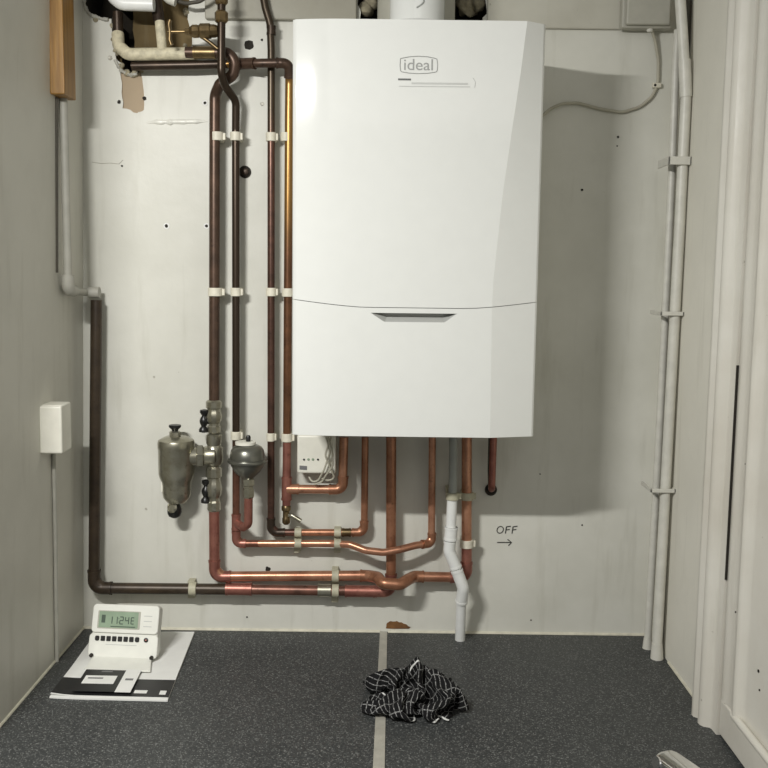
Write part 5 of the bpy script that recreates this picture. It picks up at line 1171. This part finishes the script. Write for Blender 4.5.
153,40,643,148,36,690,125,37,734,94,11,746,50,-35,727,32,-83,703,34,256,-577,62,212,-585,31,161,-575,49,118,-575,81,87,-571,128,102,-563,181,63,-548,
214,83,-500,233,117,-461,218,147,-423,197,173,-387,167,200,-354,136,226,-319,104,248,-270,103,269,-220,105,284,-171,120,293,-125,148,276,-90,185,245,
-73,225,209,-91,260,188,-60,297,206,-24,329,215,10,370,222,42,409,223,68,458,220,73,509,204,59,561,223,106,551,187,132,518,165,105,475,158,157,466,
115,184,462,84,141,456,66,187,437,48,232,415,99,211,415,132,240,385,85,251,361,66,271,316,51,292,270,84,331,273,67,380,258,48,374,308,77,418,305,108,
416,263,140,416,220,144,469,221,157,514,196,115,539,217,98,590,222,91,630,188,84,671,154,80,673,101,77,713,67,27,697,63,-12,679,31,-58,655,32,238,
-621,83,187,-608,72,148,-627,39,119,-627,86,100,-623,137,95,-614,192,107,-573,227,128,-527,246,156,-496,212,185,-459,187,213,-422,163,243,-384,140,
262,-334,141,290,-289,130,312,-239,130,297,-199,163,316,-154,186,303,-117,222,283,-85,260,247,-106,293,208,-98,328,194,-62,364,184,-23,398,212,-2,435,
181,34,458,200,23,512,246,40,529,259,92,518,222,110,481,197,131,441,149,131,421,129,180,411,106,134,406,72,170,386,39,206,368,90,217,360,139,200,349,
130,249,331,101,243,286,93,274,244,105,323,226,112,354,270,93,351,320,115,395,335,145,389,291,157,435,267,193,465,242,164,508,249,146,558,256,149,605,
230,143,642,192,137,676,151,133,672,98,92,662,65,42,647,73,12,633,31,-34,608,30,248,-622,32,216,-651,64,170,-674,49,140,-675,97,146,-646,144,146,-629,
197,151,-599,243,172,-552,260,201,-520,227,229,-480,208,253,-434,195,284,-400,169,301,-349,174,331,-307,159,347,-255,167,339,-210,195,298,-188,223,
308,-153,261,307,-114,298,275,-92,335,240,-121,363,223,-87,400,179,-69,424,167,-23,447,188,-6,491,224,25,464,270,24,490,287,70,477,254,93,442,212,92,
409,195,140,398,162,165,368,125,127,355,88,159,335,42,179,320,77,214,307,117,179,303,161,209,311,151,240,269,138,255,219,154,304,234,141,312,283,135,
322,335,150,365,362,152,412,339,176,452,314,217,476,289,201,526,284,198,574,262,197,590,211,196,637,184,152,625,156,141,620,104,107,611,63,58,596,77,
39,589,27,7,608,64,271,-669,27,221,-693,32,208,-683,84,174,-713,114,180,-683,162,194,-650,204,197,-623,252,216,-578,275,242,-535,257,268,-491,242,296,
-463,206,317,-414,209,342,-366,204,372,-323,189,378,-272,208,354,-236,239,313,-215,267,283,-183,298,299,-150,337,306,-113,374,265,-106,407,226,-125,
437,207,-86,466,166,-56,486,207,-38,458,250,-11,480,252,16,438,300,32,444,284,65,406,255,97,376,220,129,351,176,137,324,127,138,302,77,121,296,46,156,
269,64,205,256,112,194,253,148,166,281,152,198,236,184,234,235,202,281,248,176,274,295,182,298,341,186,350,327,201,396,349,219,446,346,235,497,336,
249,537,305,248,555,255,251,590,215,220,590,171,182,586,133,131,571,125,125,561,73,76,551,56,26,539,41,-19,562,60,295,-716,41,262,-677,61,250,-713,99,
213,-678,122,228,-706,168,230,-686,220,247,-641,246,266,-594,266,283,-549,288,311,-522,252,340,-483,230,364,-436,222,387,-386,226,412,-338,222,400,
-294,252,359,-271,280,334,-236,312,302,-207,343,270,-177,373,291,-147,412,300,-109,448,253,-106,477,214,-115,513,197,-66,528,231,-36,509,233,-60,462,
276,-23,460,286,-11,414,266,23,379,227,54,358,233,88,318,181,85,305,137,91,276,105,124,248,60,133,219,64,187,205,111,160,215,149,132,238,181,165,266,
191,214,281,227,235,253,215,239,303,215,292,301,235,334,328,249,377,357,268,428,357,284,472,331,297,515,297,298,539,248,266,538,206,239,540,160,201,
536,122,151,521,135,135,509,85,84,499,71,47,536,89,8,515,59,334,-678,41,306,-660,85,249,-659,90,264,-687,135,248,-659,181,283,-686,215,288,-667,267,
310,-620,280,327,-575,303,351,-532,286,383,-500,257,410,-456,242,433,-407,244,441,-357,264,409,-326,296,374,-296,326,335,-272,353,293,-249,376,287,
-211,412,268,-179,449,274,-140,485,291,-102,518,253,-114,552,228,-71,572,252,-78,523,270,-45,494,264,-75,448,247,-45,409,239,-21,363,259,19,333,243,
44,288,208,71,259,164,80,229,113,83,213,90,116,178,106,164,170,140,198,198,181,165,206,223,158,239,219,170,291,220,218,305,268,239,303,268,292,301,
273,340,292,236,377,308,250,431,307,292,450,289,258,488,274,273,502,222,296,503,178,251,487,156,215,484,115,171,471,144,140,458,102,93,479,119,51,481,
85,42,486,32,342,-628,28,290,-628,47,282,-620,101,308,-659,131,301,-665,185,300,-639,234,339,-674,252,355,-645,295,374,-599,312,393,-550,313,411,-501,
303,448,-472,276,474,-424,274,437,-394,302,411,-361,337,362,-343,351,322,-319,377,317,-279,413,313,-240,448,312,-195,475,298,-171,520,287,-136,559,
276,-93,592,278,-44,580,284,-38,530,320,-61,495,313,-65,443,294,-63,393,275,-56,344,244,-28,310,222,-2,268,216,30,226,164,30,211,145,64,174,141,112,
195,157,149,161,176,199,159,195,216,204,242,206,228,260,202,278,264,216,330,257,266,348,304,290,339,269,327,347,293,365,320,260,389,281,249,437,268,
252,464,226,303,462,231,307,453,176,274,442,137,229,432,111,192,421,149,138,421,143,88,424,122,50,428,84,61,436,31,363,-634,76,331,-597,47,333,-626,
93,303,-606,136,339,-633,167,348,-656,217,363,-628,262,405,-657,279,423,-618,313,440,-570,300,451,-526,328,488,-494,304,494,-443,321,444,-428,343,403,
-403,369,380,-363,397,375,-313,379,370,-280,420,366,-241,456,361,-202,492,349,-159,521,330,-113,537,329,-93,586,329,-40,590,322,-7,548,316,-9,495,321,
-12,442,324,-19,389,314,-20,336,291,-24,288,262,-26,243,220,-21,211,208,21,181,197,72,167,191,105,208,206,131,164,224,181,173,241,230,183,255,258,227,
291,243,264,310,239,315,305,253,366,307,300,392,299,352,380,291,399,358,302,398,307,291,402,264,245,419,240,265,445,198,285,403,183,287,389,131,242,
380,110,196,370,140,146,371,125,126,409,91,88,414,51,47,384,32,392,-611,39,368,-593,86,317,-577,101,350,-586,144,330,-590,196,367,-608,231,409,-643,
236,437,-614,272,472,-638,304,467,-597,337,490,-551,353,522,-510,341,505,-466,366,456,-456,387,442,-405,404,431,-352,402,422,-300,401,404,-251,392,
401,-213,428,398,-175,465,393,-136,501,374,-140,550,382,-94,573,379,-39,575,371,-11,531,362,18,488,348,32,438,330,34,388,311,33,337,295,30,285,275,23,
235,270,-16,199,259,33,184,250,82,166,240,90,217,251,136,193,273,168,157,289,208,188,307,247,220,322,284,255,341,282,305,355,258,350,360,302,378,353,
356,374,344,404,355,340,438,311,319,447,259,298,411,231,251,397,214,244,377,175,279,341,157,228,346,146,198,321,120,193,369,99,160,379,65,107,374,81,
69,343,58,355,-574,30,372,-543,71,364,-558,122,327,-542,161,358,-544,205,392,-586,192,438,-611,205,479,-617,238,512,-612,279,513,-575,317,533,-582,
366,531,-535,389,520,-485,415,502,-436,403,490,-386,386,464,-346,359,461,-293,365,457,-249,394,454,-216,435,451,-173,466,419,-183,507,422,-134,528,
425,-83,542,399,-40,524,353,-56,505,360,-28,460,381,-4,418,376,15,369,361,25,318,344,36,267,324,0,236,322,-9,185,301,28,152,302,76,175,292,82,227,297,
135,220,320,165,181,336,211,160,353,251,195,372,272,238,392,280,287,406,261,335,410,307,361,405,360,368,372,370,327,339,386,291,346,407,242,328,412,
193,301,377,223,250,361,223,237,329,186,221,293,148,251,328,117,222,332,74,169,331,83,126,334,113,74,316,105,308,-550,39,324,-543,91,367,-511,103,352,
-497,151,390,-507,186,420,-547,165,465,-574,176,502,-573,214,533,-566,257,562,-556,300,551,-535,349,583,-523,389,571,-472,399,544,-437,368,519,-394,
342,517,-343,356,503,-309,394,509,-257,404,507,-215,436,481,-214,482,470,-168,506,452,-124,485,455,-72,501,417,-50,475,377,-86,470,347,-70,430,370,
-48,389,398,-29,348,400,-8,300,352,-14,278,370,-19,227,356,24,203,354,28,149,349,60,192,343,79,239,344,132,246,334,182,230,370,208,200,405,240,176,
410,238,231,433,248,277,457,263,321,462,310,345,445,361,334,412,365,293,362,343,287,333,356,244,354,378,200,314,370,174,300,342,220,287,310,182,261,
267,171,241,274,121,228,280,72,189,284,105,138,284,125,97,269,91,297,-502,58,345,-496,79,328,-480,127,378,-458,126,393,-507,133,447,-510,136,451,-522,
187,495,-520,219,504,-521,270,539,-505,305,578,-487,337,624,-505,357,616,-454,373,589,-417,345,552,-402,383,563,-351,380,548,-319,420,559,-267,420,
542,-244,464,525,-193,461,520,-153,494,501,-106,476,483,-62,456,437,-63,429,401,-102,424,354,-115,403,357,-89,358,398,-79,326,366,-47,299,392,-42,249,
418,2,243,390,-17,199,391,34,188,395,86,181,395,84,237,394,136,227,384,184,249,405,170,201,437,200,171,459,226,211,480,254,252,505,266,298,505,317,
317,477,352,291,434,318,301,407,341,261,383,369,227,354,322,217,360,356,177,315,331,171,333,284,186,308,254,150,275,235,114,235,226,81,185,246,72,159,
290,74,142,240,83,275,-479,100,316,-455,81,347,-430,116,339,-457,165,394,-461,163,445,-456,146,435,-469,196,457,-483,240,507,-467,260,555,-461,278,
604,-461,296,651,-477,317,660,-435,348,628,-408,381,591,-376,359,600,-373,412,596,-329,440,593,-279,458,586,-232,437,577,-193,472,546,-157,448,536,
-106,437,507,-72,410,461,-93,392,414,-109,373,378,-148,369,346,-133,330,376,-111,294,388,-76,260,437,-55,275,459,-32,233,437,-26,190,437,23,191,413,
56,223,446,99,237,415,119,274,430,171,272,446,194,225,481,176,190,508,221,190,527,233,238,545,275,263,547,323,288,498,309,273,451,287,260,402,296,234,
429,341,229,393,356,194,384,306,184,361,337,151,321,307,139,343,267,112,302,263,78,259,259,47,212,257,29,157,263,31,106,261,49,284,-453,54,274,-431,
100,301,-417,142,343,-408,175,394,-413,184,440,-405,165,451,-420,213,492,-436,237,525,-465,205,575,-466,225,625,-466,246,659,-440,276,645,-401,310,
667,-382,353,630,-341,355,629,-329,404,647,-331,454,640,-283,433,636,-234,453,605,-199,428,578,-160,405,567,-109,394,530,-86,365,483,-99,344,440,-128,
331,407,-170,330,364,-173,299,357,-145,255,403,-122,272,433,-93,242,469,-79,202,493,-29,196,481,10,222,441,25,255,468,66,274,468,119,282,477,160,251,
484,212,259,519,188,223,553,197,185,547,248,193,549,295,215,559,343,236,505,330,227,477,284,214,428,270,195,459,316,198,440,361,189,397,354,161,391,
303,141,360,341,120,320,314,104,318,306,52,270,308,31,217,311,36,165,316,48,113,311,31,290,-406,27,291,-388,79,300,-367,126,351,-375,133,380,-362,177,
426,-368,202,473,-371,226,522,-391,227,540,-417,184,591,-424,193,634,-416,221,632,-392,269,677,-365,284,646,-346,321,679,-325,354,672,-357,395,697,
-333,433,693,-279,432,663,-243,407,635,-205,384,610,-163,363,599,-112,351,553,-113,325,507,-114,299,467,-149,291,433,-189,289,388,-209,268,405,-165,
245,421,-122,221,392,-78,210,428,-64,171,459,-23,154,477,30,175,457,60,211,501,72,235,518,101,274,511,151,291,517,203,298,554,205,259,588,219,221,597,
250,179,596,294,200,571,335,188,518,334,175,497,285,164,454,254,150,425,297,165,468,324,160,443,371,155,403,352,126,383,348,80,338,363,100,293,345,78,
272,361,32,221,363,48,171,361,27,120,362,42,322,-442,35,335,-416,80,330,-364,83,364,-330,107,400,-321,146,439,-317,183,490,-329,198,509,-377,180,559,
-370,162,600,-370,193,613,-370,243,662,-349,249,644,-320,291,688,-312,324,702,-365,324,713,-333,366,743,-329,407,722,-284,388,693,-247,364,672,-202,
346,646,-161,324,625,-117,305,579,-116,279,534,-135,258,497,-173,253,462,-213,251,416,-221,225,393,-183,196,414,-140,175,389,-96,160,386,-45,139,406,
6,144,432,53,162,459,95,176,497,117,205,543,119,231,559,153,269,571,196,297,569,249,287,595,266,245,635,278,210,630,299,158,580,290,166,533,294,142,
490,315,121,461,274,100,420,303,113,461,336,111,473,387,119,423,400,131,380,397,100,336,407,71,292,395,96,279,411,48,228,413,32,177,414,40,125,416,41,
375,-459,29,355,-414,30,369,-401,79,398,-355,78,431,-344,117,436,-364,160,486,-364,157,535,-351,135,557,-317,168,558,-341,214,609,-329,210,631,-305,
251,672,-279,274,718,-300,286,745,-339,308,734,-376,347,768,-338,359,753,-288,345,727,-247,323,699,-208,300,680,-162,282,652,-124,260,605,-129,234,
563,-159,220,527,-197,217,491,-236,212,445,-233,183,425,-194,156,404,-156,126,401,-105,109,422,-55,104,446,-7,108,466,43,117,494,88,134,521,127,159,
550,155,194,583,177,229,614,199,266,622,249,279,613,303,278,609,322,230,632,345,188,598,336,146,563,323,108,519,317,78,470,307,61,424,333,69,432,376,
99,465,401,70,449,436,104,399,446,91,352,441,110,300,446,112,274,461,68,228,465,42,180,461,64,142,463,29,330,-490,36,361,-455,68,402,-426,49,433,-385,
47,414,-386,98,462,-392,125,491,-349,108,515,-305,117,505,-304,169,545,-289,197,596,-276,209,646,-264,223,697,-276,227,722,-323,238,708,-358,277,755,
-377,296,795,-346,314,774,-299,296,748,-259,274,726,-215,254,710,-167,238,678,-131,214,633,-149,193,600,-190,198,565,-230,198,520,-224,171,476,-226,
141,474,-173,150,451,-157,104,453,-105,97,457,-74,141,487,-30,132,511,17,141,540,63,144,569,108,145,594,151,164,618,191,191,652,203,230,657,255,239,
651,308,240,639,361,235,593,374,210,562,370,166,552,374,115,502,360,104,493,354,52,446,354,29,404,366,59,418,418,58,430,469,66,411,492,112,359,495,
117,306,498,127,261,504,99,231,517,58,180,511,46,127,511,45,370,-523,33,400,-488,61,423,-449,92,451,-435,46,456,-415,95,481,-368,78,452,-325,83,470,
-282,106,513,-268,134,562,-279,147,613,-296,161,657,-266,172,697,-299,180,685,-345,207,716,-383,231,763,-360,247,813,-349,263,811,-296,257,779,-262,
231,753,-222,208,738,-173,193,704,-140,168,669,-179,167,631,-217,164,583,-194,163,535,-178,151,527,-228,132,485,-203,110,497,-162,84,505,-111,95,503,
-63,117,526,-49,164,557,-10,144,585,36,140,608,78,166,633,120,183,662,161,194,692,206,197,691,259,199,677,310,193,664,363,188,628,402,182,577,418,172,
532,414,144,525,405,92,495,407,48,446,406,27,391,406,27,368,432,65,378,482,60,387,530,82,363,549,123,310,552,133,259,554,120,221,564,83,170,548,84,
164,546,32,422,-533,31,424,-526,86,450,-485,62,474,-448,95,502,-408,69,473,-375,32,480,-324,43,498,-277,61,542,-263,89,582,-241,116,627,-250,141,674,
-275,122,690,-324,135,688,-372,160,737,-364,186,783,-386,205,815,-343,210,843,-298,214,817,-256,194,784,-226,165,737,-206,150,731,-160,127,691,-196,
123,644,-174,135,605,-146,156,581,-182,125,562,-218,94,517,-205,65,548,-172,102,552,-121,115,552,-70,103,570,-79,154,601,-36,158,629,9,158,656,56,159,
679,104,164,693,154,152,695,206,143,667,251,153,670,303,141,654,355,136,640,407,131,601,445,132,551,463,134,505,452,107,491,459,57,447,460,31,394,460,
27,341,460,34,326,489,73,335,540,86,344,591,95,314,607,135,260,607,134,210,606,116,170,602,82,157,599,31,435,-584,35,465,-558,74,494,-513,60,518,-469,
82,519,-442,33,524,-387,48,527,-339,30,538,-287,30,565,-243,45,609,-232,72,655,-241,95,644,-293,80,659,-344,96,710,-355,115,744,-391,140,796,-383,153,
841,-355,165,863,-306,166,828,-272,144,777,-268,132,760,-225,106,746,-181,79,708,-150,101,677,-132,140,634,-141,112,593,-154,82,588,-197,52,545,-182,
27,534,-145,60,573,-110,68,602,-69,85,567,-40,116,621,-42,110,655,0,114,672,49,110,659,100,114,679,147,102,669,199,98,638,242,109,625,294,114,628,344,
92,616,396,85,601,448,80,572,490,94,523,503,110,474,497,89,448,510,46,396,513,34,343,514,29,292,519,44,282,549,86,291,599,100,308,649,100,264,661,127,
212,660,112,169,656,80,186,644,31,484,-605,32,504,-553,39,538,-537,79,565,-489,74,566,-437,55,572,-388,32,560,-349,68,582,-317,32,605,-271,29,636,
-226,28,682,-235,51,697,-282,71,699,-337,62,704,-390,76,758,-391,89,810,-382,102,858,-362,115,884,-316,117,837,-296,98,792,-276,82,747,-254,65,709,
-219,77,671,-183,83,682,-131,87,643,-97,84,644,-148,70,607,-152,32,560,-130,31,507,-112,31,530,-82,68,567,-50,51,562,-5,78,608,7,99,645,-3,61,631,47,
77,628,100,73,656,140,54,637,190,56,616,240,61,586,280,81,579,334,74,579,382,50,555,423,75,529,469,74,541,519,63,496,544,77,444,553,77,395,561,58,349,
566,32,296,570,31,248,570,51,244,614,81,281,643,55,238,662,79,222,710,93,173,709,70,148,682,32,534,-624,32,554,-573,40,538,-522,28,590,-507,32,610,
-455,32,604,-413,66,606,-363,44,622,-317,66,603,-270,80,639,-278,42,688,-282,28,740,-285,41,753,-335,59,717,-365,31,770,-381,38,822,-374,50,874,-367,
64,889,-316,64,863,-270,60,818,-246,47,774,-217,39,726,-194,34,675,-181,31,691,-131,35,694,-92,72,659,-110,36,613,-108,59,580,-83,26,528,-64,27,492,
-45,59,534,-11,56,578,8,29,604,-27,61,600,26,64,619,60,28,656,95,29,611,124,31,593,174,32,577,225,29,600,274,32,560,310,32,535,354,51,528,404,34,547,
452,29,513,492,28,475,530,30,449,577,32,407,608,40,355,619,37,314,604,66,277,609,30,225,596,34,235,648,28,273,682,44,239,723,44,191,745,34,139,735,32,]
RN = 56; rs = 0.0001
def rag_mat():
    k = NT('black_cloth_white_check')
    uv = k.n('ShaderNodeUVMap'); sp = k.n('ShaderNodeSeparateXYZ'); k.l(uv.outputs[0], sp.inputs[0])
    def lines(sock, n, w):
        a = k.n('ShaderNodeMath', operation='MULTIPLY'); k.l(sock, a.inputs[0]); a.inputs[1].default_value = n
        f = k.n('ShaderNodeMath', operation='FRACT'); k.l(a.outputs[0], f.inputs[0])
        c = k.n('ShaderNodeMath', operation='LESS_THAN'); k.l(f.outputs[0], c.inputs[0]); c.inputs[1].default_value = w
        return c.outputs[0]
    def mx(a, b):
        c = k.n('ShaderNodeMath', operation='MAXIMUM'); k.l(a, c.inputs[0]); k.l(b, c.inputs[1]); return c.outputs[0]
    thin = mx(lines(sp.outputs[0], 32, 0.16), lines(sp.outputs[1], 11, 0.06))
    band = lines(sp.outputs[1], 2, 0.022)
    br = k.noise(500, 2)
    c = k.mix(thin, S(20, 20, 21), k.mix(k.mr(br, 0.35, 0.6), S(48, 48, 48), S(150, 150, 148)))
    c = k.mix(band, c, S(205, 205, 202))
    k.col(c); k.set(0.9, 0, 0.2); k.bump(br, 0.4, 0.001)
    return k.m
b = bmesh.new(); uvl = b.loops.layers.uv.new('weave')
rc = PZ(414, 701); rv = []
for i in range(57*57):
    x, y, z = CLOTH[3*i]*rs, CLOTH[3*i+1]*rs, CLOTH[3*i+2]*rs
    rv.append(b.verts.new((rc.x + x, rc.y + y*1.22, max(0.0024, z*1.02-0.0004))))
for i in range(RN):
    for j in range(RN):
        ids = (i*57+j, (i+1)*57+j, (i+1)*57+j+1, i*57+j+1)
        f = b.faces.new([rv[w_] for w_ in ids])
        for lp_, w_ in zip(f.loops, ids): lp_[uvl].uv = ((w_//57)/RN, (w_%57)/RN)
o = lone('checked_cloth', b, rag_mat(), 'crumpled black cloth with white check lines lying on floor strip', 'cloth', smooth=180)
sd = o.modifiers.new('thickness', 'SOLIDIFY'); sd.thickness = 0.0008
ss = o.modifiers.new('smooth', 'SUBSURF'); ss.levels = 1; ss.render_levels = 1


# chrome fitting at bottom edge
q = PZ(664, 758, 0.014); d = PZ(704, 787, 0.014)
ax = (Vector((d.x, d.y, 0))-Vector((q.x, q.y, 0))).normalized()
t = thing('chrome_handle', 'chrome lever handle lying on floor at bottom right edge', 'handle', Vector((q.x, q.y, 0)))
side = Vector((-ax.y, ax.x, 0))
b = bmesh.new()
n = 20
prof = [(-0.004, 0.45), (0.0, 0.8), (0.005, 0.97), (0.012, 1.0), (0.12, 1.06)]
rings = []
c0 = Vector((q.x, q.y, 0.0145))
for s, r in prof:
    ring = []
    for k in range(n):
        a = 2*math.pi*k/n; ca, sa = math.cos(a), math.sin(a)
        ex = 0.021*r*math.copysign(abs(ca)**0.8, ca); ez = 0.0135*r*math.copysign(abs(sa)**0.8, sa)
        ring.append(b.verts.new(c0+ax*s+side*ex+Vector((0, 0, ez))))
    rings.append(ring)
for i in range(len(rings)-1):
    for k in range(n): b.faces.new((rings[i][k], rings[i][(k+1) % n], rings[i+1][(k+1) % n], rings[i+1][k]))
b.faces.new(list(reversed(rings[0]))); b.faces.new(rings[-1])
part('lever', b, M['chrome'], t)
b = bmesh.new(); ec = c0+ax*0.010-side*0.0185+Vector((0, 0, 0.001))
lathe(b, [(0.0055, 0.0), (0.0085, 0.0), (0.0085, 0.004), (0.0055, 0.004)], ec, -side+Vector((0, 0, 0.25)), 18); part('end_ring', b, M['chrome'], t)
b = bmesh.new(); lathe(b, [(0.0056, 0.0), (0.0056, 0.003)], ec, -side+Vector((0, 0, 0.25)), 18); part('end_hole', b, M['hole'], t)

# ------------------------------------------------------------------ light
def area(name, loc, target, sx, sy, power, color):
    l = bpy.data.lights.new(name, 'AREA'); l.shape = 'RECTANGLE'; l.size = sx; l.size_y = sy; l.energy = power; l.color = color
    o = bpy.data.objects.new(name, l); COL.objects.link(o); o.location = loc
    o.rotation_euler = (Vector(target)-Vector(loc)).to_track_quat('-Z', 'Y').to_euler()
    return o
area('strip_lamp', (-0.60, -1.34, 1.20), (0.15, -0.70, 0.0), 0.28, 0.025, 24.0, (1.0, 0.99, 0.955))
bpy.data.objects['strip_lamp'].rotation_euler = Matrix(((1, 0, 0), (0, 0.86, -0.51), (0, 0.51, 0.86))).to_euler()
area('fill_lamp', (0.1, -3.4, 1.9), (0.0, 0.0, 0.4), 1.6, 1.0, 8.0, (1.0, 0.97, 0.92))  # added soft fill behind the camera, not a known fixture
w = bpy.data.worlds.new('world'); SC.world = w; w.use_nodes = True
w.node_tree.nodes['Background'].inputs[0].default_value = (0.94, 0.95, 0.92, 1); w.node_tree.nodes['Background'].inputs[1].default_value = 0.25
